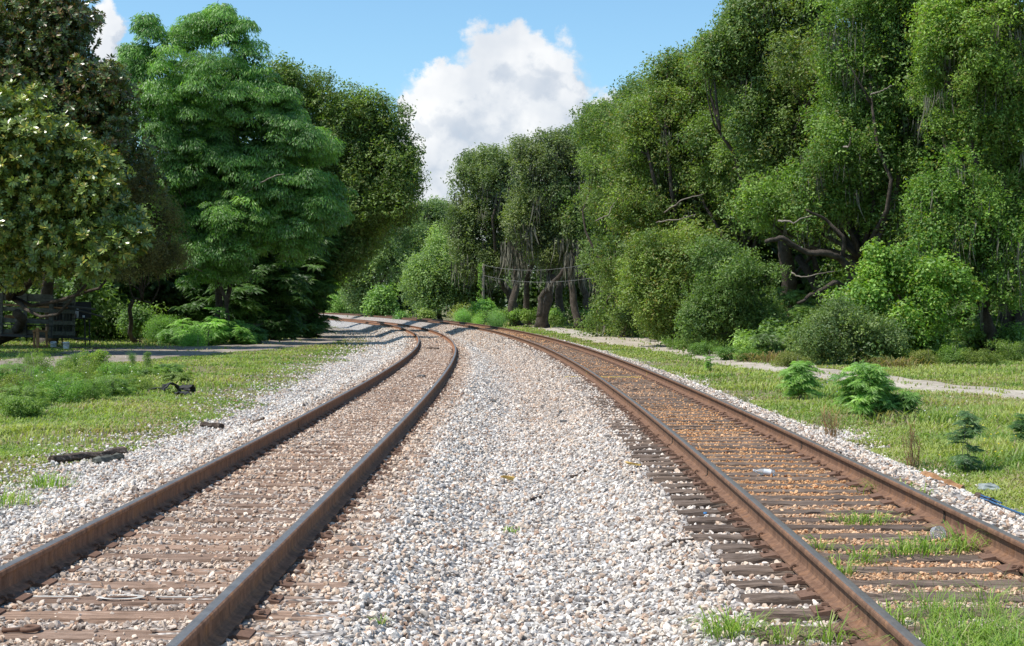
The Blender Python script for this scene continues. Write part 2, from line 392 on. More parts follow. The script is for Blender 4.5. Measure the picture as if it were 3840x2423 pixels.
ROAD_R = road('dirt_track', [(14,17),(25,14.2),(35.5,12.3),(41,10.9),(48,9.5),(62,8.7),(80,7.9),(97,7.1),(115,5.9),(130,4.8),(155,3.2)], [(14,1.5),(35,1.5),(48,1.65),(80,2.0),(97,2.5),(115,1.6),(155,1.3)], M_trail, 41)
yy = np.linspace(58, 76, 30); t = np.linspace(0, 1, 16)
X = (-15.5-4.5*np.sin((yy-58)/18*np.pi)**.7)[:, None]*(1-t)+(-14.5)*t; Y = np.repeat(yy[:, None], 16, 1)
grid_xy('dirt_yard', X, Y, gz(X, Y)+.022, M_road)
X = np.linspace(7.5, 13, 14)[None]*np.ones((8, 1)); Y = np.linspace(101, 105, 8)[:, None]+.5*(vnoise(X, X*0, 1.5, 4)-.5)
grid_xy('sandy_patch', X, Y, gz(X, Y)+.06-.05*np.abs(np.linspace(-1, 1, 8))[:, None], M_trail)

# ------------------------------------------------------------------ rails
def rail_profile():
    half = [(.0, .0), (.014, 0), (.027, -.003), (.0355, -.011), (.0375, -.020), (.037, -.036), (.030, -.044), (.0105, -.054), (.0088, -.075), (.0088, -.118),
            (.0125, -.137), (.030, -.150), (.072, -.163), (.076, -.166), (.076, -.178), (0, -.178)]
    r = np.array(half[1:-1]); l = r[::-1]*[-1, 1]
    return np.concatenate([r, l])
PROF = rail_profile(); PROF[:, 1] += 0
def make_rail(i, side, mats, label):
    y = np.concatenate([np.arange(1.5, 40, .25), np.arange(40, 240, 1.)]); n = len(PROF)
    V = np.concatenate([tpos(i, y, np.full_like(y, side*.7555)+o, z)[:, None] for o, z in PROF], 1)
    ii = np.arange(len(y)-1)[:, None]*n; k = np.arange(n)[None]; k2 = (k+1) % n
    Q = np.stack([ii+k, ii+k2, ii+n+k2, ii+n+k], -1).reshape(-1, 4)
    top = np.zeros(n, int); top[[0, n-2, n-1]] = 1
    mi = np.tile(top, len(y)-1)
    o = mesh('rail', V.reshape(-1, 3), Q, mats, mi=mi); return tag(o, label, 'rail', 'rails of the two railway tracks')
rails = {}
rails[0, -1] = make_rail(0, -1, [M_rustL, M_polL], 'outer rail of the left track, next to the white gravel and grass on the left')
rails[0, 1] = make_rail(0, 1, [M_rustL, M_polL], 'dark brown rail of the left track beside the wide gravel strip between the tracks')
rails[1, -1] = make_rail(1, -1, [M_rustR, M_polR], 'rusty rail of the right track beside the wide gravel strip between the tracks')
rails[1, 1] = make_rail(1, 1, [M_rustR, M_polR], 'rusty outer rail of the right track, next to the grass verge on the right')
def weld(i, side, y, m):
    b = MB(); yy = np.array([y-.022, y+.022])
    s = PROF*1.0; n = len(s); V = np.concatenate([tpos(i, yy, np.full(2, side*.7555)+o*1.0+np.sign(o)*.007, z-.001)[:, None] for o, z in s[5:11]], 1).reshape(-1, 3)
    k = np.arange(5); b.add(V, np.stack([k, k+1, k+7, k+6], 1))
    V = np.concatenate([tpos(i, yy, np.full(2, side*.7555)+o*1.0+np.sign(o)*.007, z-.001)[:, None] for o, z in s[n-11:n-5]], 1).reshape(-1, 3)
    b.add(V, np.stack([k, k+1, k+7, k+6], 1)); return b
for (i, s_, y) in ((1, -1, 18.6), (1, -1, 15.1), (1, 1, 18.0), (1, 1, 11.9), (1, -1, 29.), (0, -1, 21.)):
    weld(i, s_, y, None).build('weld', M_bark, rails[i, s_])
for s_ in (-1, 1): weld(1, s_, 37.0, None).build('paint_mark', M_painty, rails[1, s_])

# ------------------------------------------------------------------ crossties with plates and spikes
SP = .478
def tie_mesh(name, m, seed, rough):
    r = np.random.default_rng(seed); L, W, H = 2.6+r.normal()*.03, .225, .19
    nx = 26; prof = np.array([(-.5, 1), (-.44, 0), (-.2, 0), (0, 0), (.2, 0), (.44, 0), (.5, 1)])
    V = []; top = np.array([-.5, -.5, -.46, -.2, 0, .2, .46, .5, .5]); zz = np.array([-1, -.12, 0, 0, 0, 0, 0, -.12, -1])
    x = np.linspace(-L/2, L/2, nx); wob = r.normal(size=nx)*.004*rough
    sag = np.cumsum(r.normal(size=(nx, 9)), 0)*.0005*rough
    endf = np.exp(-((L/2-np.abs(x))/.12)**2)
    for k in range(9):
        yv = top[k]*W*(1-.03*endf)+wob+r.normal(size=nx)*.003*rough; zv = zz[k]*H+sag[:, k]*(zz[k] > -1)+r.normal(size=nx)*.003*rough*(zz[k] > -1)-endf*.012*rough*(zz[k] > -1)*r.random()
        V.append(np.stack([x, yv, zv], 1))
    V = np.stack(V, 1); i = np.arange(nx-1)[:, None]*9; k = np.arange(8)[None]
    Q = np.stack([i+k, i+9+k, i+10+k, i+k+1], -1).reshape(-1, 4)
    V2 = V.reshape(-1, 3); e = [[0]+list(range(1, 9))], [[(nx-1)*9+q for q in range(8, -1, -1)]]
    o = mesh(name, V2, [Q, np.array(e[0]), np.array(e[1])], m); return o
PLATE = MB()
def plate_mesh():
    b = MB(); L, W = .36, .195
    xs_ = np.array([-L/2, -.088, -.086, .086, .088, L/2]); zt = np.array([.010, .026, .018, .018, .026, .010])
    for k in range(5):
        x0, x1 = xs_[k], xs_[k+1]; a, c = zt[k], zt[k+1]
        b.add([[x0,-W/2,-.004],[x1,-W/2,-.004],[x1,W/2,-.004],[x0,W/2,-.004],[x0,-W/2,a],[x1,-W/2,c],[x1,W/2,c],[x0,W/2,a]],
              [[4,5,6,7],[0,1,5,4],[2,3,7,6]]+([[3,0,4,7]] if k == 0 else [])+([[1,2,6,5]] if k == 4 else []))
    return b
def spike_mesh():
    b = MB(); b.box((0, 0, .012), (.016, .016, .05))
    b.add([[-.030,-.016,.036],[.018,-.016,.036],[.018,.016,.036],[-.030,.016,.036],[-.024,-.010,.050],[.012,-.010,.052],[.012,.010,.052],[-.024,.010,.050]],
          [[4,5,6,7],[0,1,5,4],[1,2,6,5],[2,3,7,6],[3,0,4,7],[3,2,1,0]])
    return b
def copy(o, parent=None):
    c = o.copy(); COL.objects.link(c); c.parent = parent; return c
words = ['nearest', 'second', 'third', 'fourth', 'fifth', 'sixth', 'seventh', 'eighth', 'ninth', 'tenth', 'eleventh', 'twelfth']
def lay_ties(i, phase, m, zt, rough, desc):
    protos = [tie_mesh('crosstie', m, 100*i+k, rough) for k in range(6)]
    pl = plate_mesh().build('tie_plate', M_plate); sp = spike_mesh().build('spike', M_plate)
    ties = []; used = set(); up = us = False; r = np.random.default_rng(5+i)
    y0 = phase-SP*math.floor((phase-5.6)/SP)
    for k in range(148):
        y = y0+k*SP+r.normal()*.02; v = int(r.integers(6))
        if v in used: t = protos[v].copy(); COL.objects.link(t)
        else: t = protos[v]; used.add(v)
        h = float(th_(i, y)); x = float(tx(i, y))+r.normal()*.035
        t.location = (x, y, float(tz(i, y))+zt+r.normal()*.004); t.rotation_euler = (0, 0, -h+r.normal()*.006+(math.pi if r.random() < .5 else 0))
        ties.append(t)
        flip = abs(t.rotation_euler[2]+h) > 1
        if y < 62:
            for sx in (-1, 1):
                p = copy(pl, t) if up else pl; p.parent = t; up = True
                off = sx*.7555-(x-float(tx(i, y))) if not flip else sx*.7555+(x-float(tx(i, y)))
                p.location = (off+.012*sx, 0, .001+(-.185-zt)*0); p.rotation_euler = (0, 0, 0)
                if y < 26:
                    for (a, b_, rz) in ((.100, .055, 0), (-.100, -.055, math.pi), (.150, -.045, .3)):
                        if r.random() < .18: continue
                        s = copy(sp, p) if us else sp; s.parent = p; us = True
                        s.location = (a*sx, b_, -.016+r.random()*.012); s.rotation_euler = (0, 0, rz+(math.pi if sx < 0 else 0)+r.normal()*.15)
        # labels: only the first dozen in view can be counted off by eye
        vis = (y-6.6)/SP
        vis_k = int(math.floor(vis)) if vis >= 0 else -1
        if 0 <= vis_k < 12: lab = f'{words[vis_k]} {desc[0]} counted from the bottom of the photo'
        elif vis_k < 0: lab = f'{desc[0]} under the bottom edge of the photo'
        else: lab = f'one of the many {desc[1]}'
        tag(t, lab, 'crosstie', desc[2])
    far = MB(); 
    for y in np.arange(y0+148*SP, 200, SP):
        h = float(th_(i, y)); Rm = np.array([[math.cos(h), math.sin(h), 0], [-math.sin(h), math.cos(h), 0], [0, 0, 1]])
        far.box((float(tx(i, y)), y, float(tz(i, y))+zt-.09), (2.6, .22, .18), Rm)
    tag(far.build('crossties', m), desc[3], 'crossties', None, 'stuff')
    return ties
tiesL = lay_ties(0, 8.96, M_tieL, -.186, .8, ('brown crosstie of the left track', 'brown crossties almost buried in gravel along the left track', 'crossties of the left track', 'far crossties of the left track near the shaded curve'))
tiesR = lay_ties(1, 9.05, M_tieR, -.190, 1.5, ('dark grey crosstie of the right track', 'dark crossties standing proud of the orange gravel along the right track', 'crossties of the right track', 'far crossties of the right track near the curve'))
def nearest(ties, y): return min(ties, key=lambda o: abs(o.location.y-y))
t = nearest(tiesL, 8.96); t['label'] = 'brown crosstie of the left track with a white ring and dashes painted on it'
def world_child(b, name, m, par):
    o = b.build(name, m); bpy.context.view_layer.update(); o.parent = par; o.matrix_parent_inverse = par.matrix_world.inverted(); return o
cy = t.location.y; zt = -.186+.014
b = MB(); b.box((-2.75, cy+.01, zt), (.28, .022, .004)); world_child(b, 'paint_mark', M_paintw, t)
b = MB(); b.box((-2.02, cy+.01, zt), (.26, .02, .004)); world_child(b, 'paint_mark', M_paintw, t)
a = np.linspace(0, 2*np.pi, 25); b = MB(); ring = np.concatenate([np.stack([-2.36+.145*np.cos(a), cy+.075*np.sin(a), 0*a+zt+.002], 1), np.stack([-2.36+.105*np.cos(a), cy+.05*np.sin(a), 0*a+zt+.002], 1)])
k = np.arange(24); b.add(ring, np.stack([k, k+1, k+26, k+25], 1)); world_child(b, 'paint_mark', M_paintw, t)
t = nearest(tiesR, 37.0); t['label'] = 'crosstie of the right track with a yellow line painted along it'; del t['group']
cy = t.location.y; x0 = float(tx(1, cy)); b = MB(); b.box((x0-.05, cy, -.16), (1.25, .1, .02)); world_child(b, 'paint_mark', M_painty, t)
b = MB(); b.box((x0-1.12, cy, -.16), (.5, .1, .02)); world_child(b, 'paint_mark', M_painty, t)
# rail anchors: spring clips gripping the rail base beside the ties
def anchor_mesh():
    a = np.linspace(-.6, 2.6, 9); b = MB()
    pts = np.stack([.078+.020*np.cos(a)-.01, 0*a, -.172+.024*np.sin(a)+.004], 1); b.tube(np.concatenate([pts, [[.035, 0, -.149]]]), .010, 6); return b
AN = None
for (i, s_) in rails:
    for k, t in enumerate((tiesL, tiesR)[i][:44]):
        if i == 1 and k % 3: continue
        for q in (-1,):
            if AN is None: AN = anchor_mesh().build('rail_anchor', M_plate); o = AN
            else: o = AN.copy(); COL.objects.link(o)
            y = t.location.y-.135; p = tpos(i, np.array([y]), np.array([s_*.7555]))[0]
            inner = -1 if s_ > 0 else 1
            if (i, s_) == (1, -1): inner = -1
            o.parent = rails[i, s_]; o.location = p; o.rotation_euler = (0, 0, -float(th_(i, y))+(math.pi if inner < 0 else 0))

# ------------------------------------------------------------------ ballast stones
def stone_protos(kind, n, seed):
    r = np.random.default_rng(seed); out = []
    ph = (1+5**.5)/2
    ico = unit(np.array([(-1,ph,0),(1,ph,0),(-1,-ph,0),(1,-ph,0),(0,-1,ph),(0,1,ph),(0,-1,-ph),(0,1,-ph),(ph,0,-1),(ph,0,1),(-ph,0,-1),(-ph,0,1)], float))
    fi = np.array([(0,11,5),(0,5,1),(0,1,7),(0,7,10),(0,10,11),(1,5,9),(5,11,4),(11,10,2),(10,7,6),(7,1,8),(3,9,4),(3,4,2),(3,2,6),(3,6,8),(3,8,9),(4,9,5),(2,4,11),(6,2,10),(8,6,7),(9,8,1)])
    if kind == 0: V0, F0 = np.array([(1,0,0),(-1,0,0),(0,1,0),(0,-1,0),(0,0,1),(0,0,-1)], float), np.array([(0,2,4),(2,1,4),(1,3,4),(3,0,4),(2,0,5),(1,2,5),(3,1,5),(0,3,5)])
    elif kind == 1: V0, F0 = ico, fi
    else:
        V = list(ico); cache = {}; F1 = []
        def mid(a, b):
            k = (min(a, b), max(a, b))
            if k not in cache: cache[k] = len(V); V.append(unit(V[a]+V[b]))
            return cache[k]
        for a, b, c in fi:
            x, y, z = mid(a, b), mid(b, c), mid(c, a); F1 += [(a, x, z), (b, y, x), (c, z, y), (x, y, z)]
        V0, F0 = np.array(V), np.array(F1)
    for _ in range(n):
        v = V0*(1+r.normal(size=(len(V0), 1))*(.16 if kind < 2 else .05))
        for _ in range((0, 8, 12)[kind] or 3):                       # chop with random planes: angular crushed rock
            nn = unit(r.normal(size=3)); d = (.42 if kind == 2 else .5)+.3*r.random(); s = v@nn-d
            v = v-np.maximum(s, 0)[:, None]*nn
        v = v*np.array([1, .6+.35*r.random(), .45+.35*r.random()]); out.append(v)
    return out, F0
def rot_random(n, r, flat=.5):
    q = unit(r.normal(size=(n, 4))*np.array([1, flat, flat, 1])); w_, x, y, z = q.T
    return np.stack([np.stack([1-2*(y*y+z*z), 2*(x*y-z*w_), 2*(x*z+y*w_)], -1), np.stack([2*(x*y+z*w_), 1-2*(x*x+z*z), 2*(y*z-x*w_)], -1), np.stack([2*(x*z-y*w_), 2*(y*z+x*w_), 1-2*(x*x+y*y)], -1)], 1)
PAL = np.array([(.64,.63,.62),(.56,.55,.54),(.68,.66,.63),(.44,.43,.43),(.50,.45,.40),(.55,.47,.40),(.42,.34,.28),(.34,.33,.33),(.48,.38,.31),(.22,.20,.19),(.60,.57,.53),(.36,.25,.19),(.70,.69,.68)])
PW = np.array([14,13,12,10,11,11,8,8,8,6,11,5,6], float); PW /= PW.sum()
def in_tie(x, y):
    m = np.zeros(len(x), bool)
    for i, ties in ((0, tiesL), (1, tiesR)):
        yt = np.array([t.location.y for t in ties]); o = toff(i, x, y); ya = y+o*np.sin(th_(i, y))
        k = np.clip(np.searchsorted(yt, ya), 1, len(yt)-1); d = np.minimum(np.abs(ya-yt[k]), np.abs(ya-yt[k-1]))
        m |= (np.abs(o) < 1.32) & (d < .122)
    return m
def stones(y0, y1, dens, smin, smax, kind, seed):
    r = np.random.default_rng(seed); protos, F0 = stone_protos(kind, 14, seed)
    n = int((y1-y0)*12.5*dens); y = y0+(y1-y0)*r.random(n); x = -9+18*r.random(n)+.5*(tx(0, y)+tx(1, y))
    keep = (toff(0, x, y) > LB+edge_n(y, 60)-2.4*r.random(n)**5) & (toff(1, x, y) < RB+edge_n(y, 70)+.8*r.random(n)**3) & (np.abs(x) < .36*y+.6)
    it = in_tie(x, y); oL, oR = toff(0, x, y), toff(1, x, y)
    onL = it & (np.abs(oL) < 1.3); far_cov = .12+.6*sstep(7.5, 20, y)
    keep &= ~it | (onL & (r.random(n) < far_cov*.8)) | (it & ~onL & (r.random(n) < np.where(oR > -.8, .07+.36*sstep(8.5, 22, y), .04+.6*sstep(17, 32, y))))
    for o in (oL, oR): keep &= np.abs(np.abs(o)-.7555) > .085
    x, y, it = x[keep], y[keep], it[keep]; n = len(x)
    s = (smin+(smax-smin)*r.random(n)**1.8)*np.where(r.random(n) < .07, 1.35, 1); oR = np.abs(toff(1, x, y)); oL = np.abs(toff(0, x, y))
    s *= np.where(oR < .7, .72, 1)*np.where(oL < .7, .85, 1)
    z = bz(x, y)+s*(.12+.35*r.random(n)); z = np.where(it, -.19+s*.42, z)
    c = PAL[r.choice(len(PAL), n, p=PW)]*np.array([1.2, 1.125, 1.04])*(.85+.36*r.random((n, 1)))*zone(x, y)
    dust = (.12*sstep(1.4, 1.0, oL))[:, None]; c = c*(1-dust)+dust*np.array([.42, .34, .28])
    Rm = rot_random(n, r); pi = r.integers(len(protos), size=n); Vs, Fs, Cs = [], [], []; nv = len(protos[0]); base = 0
    for k in range(len(protos)):
        j = np.where(pi == k)[0]
        v = np.einsum('nij,vj->nvi', Rm[j], protos[k])*s[j, None, None]+np.stack([x[j], y[j], z[j]], 1)[:, None]
        Vs.append(v.reshape(-1, 3)); Fs.append((F0[None]+(base+np.arange(len(j))*nv)[:, None, None]).reshape(-1, 3)); base += len(j)*nv
        Cs.append(np.repeat(c[j], len(F0), 0))
    o = mesh('ballast_stones', np.concatenate(Vs), np.concatenate(Fs), M_stone, col=np.concatenate(Cs))
    return tag(o, None, None, None, 'stuff'), n
for a, lab in ((dict(y0=5.6, y1=12, dens=1150, smin=.013, smax=.037, kind=2, seed=1), 'loose white and tan gravel of the foreground'),
          (dict(y0=12, y1=26, dens=640, smin=.015, smax=.038, kind=1, seed=2), 'white and tan gravel along the middle of the tracks'),
          (dict(y0=26, y1=60, dens=230, smin=.020, smax=.045, kind=0, seed=3), 'gravel of the tracks where they start to curve'),
          (dict(y0=60, y1=130, dens=60, smin=.035, smax=.07, kind=0, seed=4), 'gravel of the tracks around the far curve')):
    o, n = stones(**a); o['label'] = lab; o['category'] = 'gravel'

# ------------------------------------------------------------------ vegetation builders
def leaves_from(c, n, L, Wd, droop=0., spread=1., r=rng):
    """leaf-shaped quads: centres c, facing roughly along n"""
    k = len(c); n = unit(n+spread*r.normal(size=(k, 3)))
    a = r.normal(size=(k, 3)); a[:, 2] -= droop; a = unit(a-(a*n).sum(1)[:, None]*n); b = np.cross(n, a)
    L = np.broadcast_to(L, (k,))[:, None]; Wd = np.broadcast_to(Wd, (k,))[:, None]
    return np.stack([c-a*L*.5, c+b*Wd*.5-a*L*.05, c+a*L*.5-n*L*.12, c-b*Wd*.5-a*L*.05], 1)       # (k,4,3)

def clump_protos(sp, K=6, seed=0):
    """a unit clump (radius about 1) of twigs and leaves for each kind of foliage"""
    r = np.random.default_rng(seed); out = []
    for _ in range(K):
        if sp == 'oak':                                    # small leaves in many short sprays
            tips = unit(r.normal(size=(26, 3))+[0, 0, .35])*(.35+.65*r.random((26, 1))**.6)
            c = np.repeat(tips, 6, 0)+r.normal(size=(156, 3))*.13
            q = leaves_from(c, unit(c)*.5+[0, 0, .6], .20*(.7+.6*r.random(156)), .095, .2, .55, r); tint = r.normal(size=156)*.11
            br = np.repeat(r.normal(size=26)*.12, 6); tint = tint+br
        elif sp == 'mag':                                  # rosettes of long glossy leaves
            tips = unit(r.normal(size=(11, 3))+[0, 0, .3])*(.45+.6*r.random((11, 1))); Q = []
            for t in tips:
                d = unit(unit(t)+[0, 0, .5]); m = 9; an = np.arange(m)*2.4; u_ = unit(np.cross(d, [.3, .5, .1])); v_ = np.cross(d, u_)
                rad = np.cos(an)[:, None]*u_+np.sin(an)[:, None]*v_; lift = (.25+.6*np.arange(m)/m)[:, None]
                ax = unit(rad+d*lift); nn = unit(d-rad*.5*lift); b = np.cross(nn, ax); Ll = .33; w = .14
                o = t+ax*.03
                Q.append(np.stack([o, o+ax*Ll*.55+b*w*.5, o+ax*Ll, o+ax*Ll*.55-b*w*.5], 1))
            q = np.concatenate(Q); tint = r.normal(size=len(q))*.22
        elif sp == 'fern':                                 # umbrellas of drooping pinnate fronds
            Q = []
            for t in (unit(r.normal(size=(3, 3))*[1, 1, .5]+[0, 0, .2])*.45*r.random((3, 1))**.3):
                for k in range(9):
                    a = k*.7+r.normal()*.2; L = .75*(.8+.4*r.random()); m = 9; s = np.linspace(.12, 1, m)
                    up = .45+.35*r.random(); ax = np.stack([np.cos(a)*s, np.sin(a)*s, up*s-.75*s*s], 1)*L+t
                    tn = unit(np.gradient(ax, axis=0)); side = unit(np.cross(tn, [0, 0, 1.])); 
                    for sg in (-1, 1):
                        l = (.26*np.sin(np.pi*(.15+.8*s)))[:, None]*.75
                        tipd = unit(side*sg*.8+tn*.35+np.array([0, 0, -.55])); wv = tn*.042
                        Q.append(np.stack([ax, ax+tipd*l*.5+wv, ax+tipd*l, ax+tipd*l*.5-wv], 1))
            q = np.concatenate(Q); tint = r.normal(size=len(q))*.2
        elif sp == 'dome':                                 # rounded tufts of long leaflets that hang from the rim
            n = 200; a = r.random(n)*6.283; el = np.arcsin(r.random(n)**.9); rr_ = .9+.15*r.random(n)
            o = np.stack([np.cos(a)*np.cos(el), np.sin(a)*np.cos(el), .62*np.sin(el)], 1)*rr_[:, None]*(.55+.45*r.random((n, 1))**.4)
            rad = np.stack([np.cos(a), np.sin(a), 0*a], 1); ax = unit(rad*(.35+.5*np.sin(el)[:, None])+[0, 0, -.75]+r.normal(size=(n, 3))*.22); b = unit(np.cross(ax, rad+r.normal(size=(n, 3))*.35)); l = (.26*(.7+.6*r.random(n)))[:, None]
            q = np.stack([o, o+ax*l*.45+b*.038, o+ax*l, o+ax*l*.45-b*.038], 1); tint = r.normal(size=n)*.2
        elif sp == 'broad':                                # looser and bigger leaves, for vines and understory
            n = 70; c = unit(r.normal(size=(n, 3))+[0, 0, .3])*(.3+.7*r.random((n, 1))**.6)
            q = leaves_from(c, unit(c)*.6+[0, 0, .7], .28*(.6+.7*r.random(n)), .19, .3, .45, r); tint = r.normal(size=n)*.18
        else:                                              # 'fine': feathery
            n = 190; c = unit(r.normal(size=(n, 3)))*(r.random((n, 1))**.45)
            q = leaves_from(c, unit(c)*.4+[0, 0, .6], .15*(.6+.7*r.random(n)), .06, .2, .7, r); tint = r.normal(size=n)*.16
        out.append((q, tint))
    return out
CL = {k: clump_protos(k, 6, 11+i) for i, k in enumerate(('oak', 'mag', 'fern', 'broad', 'fine', 'dome'))}

GAIN = np.array([2.4, 2.3, 2.25])
def scatter_clumps(sp, c, nrm, rad, colr, r, var=.12, accent=None, acc_p=0., tilt=.35, lobe_h=None):
    """copies of the unit clumps at points c -> leaf quads and colours"""
    pi = r.integers(len(CL[sp]), size=len(c)); Vs, Cs = [], []
    hue = 1+var*r.normal(size=(len(c), 1))*np.array([1., .8, .6])
    if lobe_h is not None: hue = hue*lobe_h
    for k, (q, tint) in enumerate(CL[sp]):
        j = np.where(pi == k)[0]
        if not len(j): continue
        z = unit(np.array([0, 0, 1.])+nrm[j]*tilt); a = r.normal(size=(len(j), 3)); x = unit(a-(a*z).sum(1)[:, None]*z); y = np.cross(z, x)
        Rm = np.stack([x, y, z], -1)
        V = np.einsum('nij,pqj->npqi', Rm, q)*rad[j][:, None, None, None]+c[j][:, None, None]
        base = colr*GAIN*hue[j]                                                              # (n,3)
        cc = base[:, None]*np.clip(1+tint[None, :, None]+r.normal(size=(len(j), len(q), 1))*.06, .35, 1.9)
        if accent is not None:
            pick = (r.random((len(j), len(q))) < acc_p*(.3+1.4*r.random((len(j), 1))))[..., None]
            cc = np.where(pick, np.array(accent)*(.7+.6*r.random((len(j), len(q), 1))), cc)
        Vs.append(V.reshape(-1, 4, 3)); Cs.append(cc.reshape(-1, 3))
    return np.concatenate(Vs), np.clip(np.concatenate(Cs), .004, .9)

NLEAF = [0]
def quads(name, Q, C, m, parent, org):
    NLEAF[0] += len(Q)
    return mesh(name, (Q-np.asarray(org)).reshape(-1, 3), np.arange(len(Q)*4).reshape(-1, 4), m, parent, col=C)
UNDER = .5
def noise3(p, sc, seed): return (vnoise(p[:, 0]+.7*p[:, 2], p[:, 2]-.3*p[:, 1], sc, seed)+vnoise(p[:, 1]+.5*p[:, 2], p[:, 2]+.4*p[:, 0]+50, sc, seed+7))*.5
def crown(lobes, sp, clump, colr, r, var=.12, accent=None, acc_p=0., sub=6, dens=1., inner=True, back=.35, subr=(.34, .52), flat=.85):
    """lobes: (x,y,z,rx,ry,rz) world ellipsoids -> leaf quads; every lobe gets knobbly sub-lobes, then leaf clumps"""
    L = []
    for l in lobes:
        l = np.asarray(l, float); L.append((l[:3], l[3:]*.68))
        for k in range(sub):
            d = unit(r.normal(size=3)+[0, -.25, .25]); s = subr[0]+(subr[1]-subr[0])*r.random()
            L.append((l[:3]+d*l[3:]*(.66+.34*r.random()), np.full(3, l[3:].mean()*s)*[1, 1, flat]))
    cen = np.array([a for a, _ in L]); rad = np.array([b for _, b in L]); Cs, Ns, Hs = [], [], []
    for i in range(len(L)):
        m = rad[i]; area = 4*np.pi*((m[0]*m[1]+m[1]*m[2]+m[0]*m[2])/3); n = max(4, int(dens*area/(clump*clump*1.55)))
        d = unit(r.normal(size=(n, 3))); p = cen[i]+d*m*(.80+.30*r.random((n, 1))+np.where(r.random((n, 1)) < .09, .28*r.random((n, 1)), 0))
        keep = np.ones(n, bool)
        keep &= (noise3(p, clump*2.1, 90) > .37) & ((noise3(p, clump*5., 190) > .30) | (m[0] < 1.0)); keep[:1] = True; safe = keep.copy()
        low = d[:, 2] < -.45; keep &= ~low | (r.random(n) < UNDER)
        tocam = unit(np.array([0, 0, 1.6])-p); keep &= ((d*tocam).sum(1) > -.25) | (r.random(n) < back)
        for j in range(len(L)):
            if j != i:
                keep &= (((p-cen[j])/rad[j])**2).sum(1) > .55
        if i == 0 and not keep.any(): keep[:2] = True
        Cs.append(p[keep]); Ns.append(d[keep]); Hs.append(np.repeat((1+.16*r.normal()*np.array([1.15, .9, .7]))[None], keep.sum(), 0))
    c = np.concatenate(Cs); nr = np.concatenate(Ns)
    Q, C = scatter_clumps(sp, c, nr, clump*(.6+.8*r.random(len(c))), colr, r, var, accent, acc_p, lobe_h=np.clip(np.concatenate(Hs), .55, 1.5))
    if inner:                                               # sparse bigger leaves deep inside, so a crown is not hollow
        qs = []
        for l in lobes:
            l = np.asarray(l, float); n = int(22*l[3]*l[5]/(clump*clump)); d = unit(r.normal(size=(n, 3)))*(r.random((n, 1))**.4)*.8
            p = l[:3]+d*l[3:]; qs.append(leaves_from(p, r.normal(size=(n, 3)), clump*.42, clump*.3, 0, 1, r))
        qi = np.concatenate(qs); Q = np.concatenate([Q, qi]); C = np.concatenate([C, colr*(.8+.4*r.random((len(qi), 1)))])
    return Q, C
def limb_pts(a, b, r, bend=.15, n=7, sagz=0.):
    a, b = np.asarray(a, float), np.asarray(b, float); t = np.linspace(0, 1, n)[:, None]; L = np.linalg.norm(b-a)
    off = r.normal(size=3)*bend*L; w = np.sin(np.pi*t)*.5
    p = a+(b-a)*t+w*off+np.concatenate([np.zeros((1, 3)), np.cumsum(r.normal(size=(n-1, 3))*.02*L, 0)])
    p[:, 2] += sagz*np.sin(np.pi*t[:, 0])*L; return p
def moss_strands(pts, r, Lm=(.5, 1.8), w=(.012, .034), per=11, spread=.3):
    """grey beards hanging from the given points"""
    Q = []; 
    for p in pts:
        for k in range(per):
            o = p+r.normal(size=3)*[spread, spread, .15]; L = Lm[0]+(Lm[1]-Lm[0])*r.random()**1.5; ww = w[0]+(w[1]-w[0])*r.random()
            an = r.random()*np.pi; d = np.array([math.cos(an), math.sin(an), 0]); n = 4; sway = r.normal(size=3)*[.12, .12, 0]*L
            z = np.linspace(0, 1, n+1); wd = ww*np.array([.4, 1, .85, .6, .08])*(.6+.8*r.random(5))
            c = o-np.stack([0*z, 0*z, z*L], 1)+sway*(z**2)[:, None]+r.normal(size=(n+1, 3))*[.02, .02, 0]
            for i in range(n): Q.append([c[i]-d*wd[i], c[i]+d*wd[i], c[i+1]+d*wd[i+1], c[i+1]-d*wd[i+1]])
    return np.array(Q)
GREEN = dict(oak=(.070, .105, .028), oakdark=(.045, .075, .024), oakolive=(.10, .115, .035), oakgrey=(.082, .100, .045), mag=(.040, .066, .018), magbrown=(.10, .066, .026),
             rain=(.072, .143, .034), hedge=(.036, .074, .018), lime=(.15, .24, .035), bush=(.062, .12, .026), far=(.085, .125, .05), under=(.042, .070, .020), shrub=(.055, .09, .03))  # under: darker green, puts shade into the leaves behind and below crowns
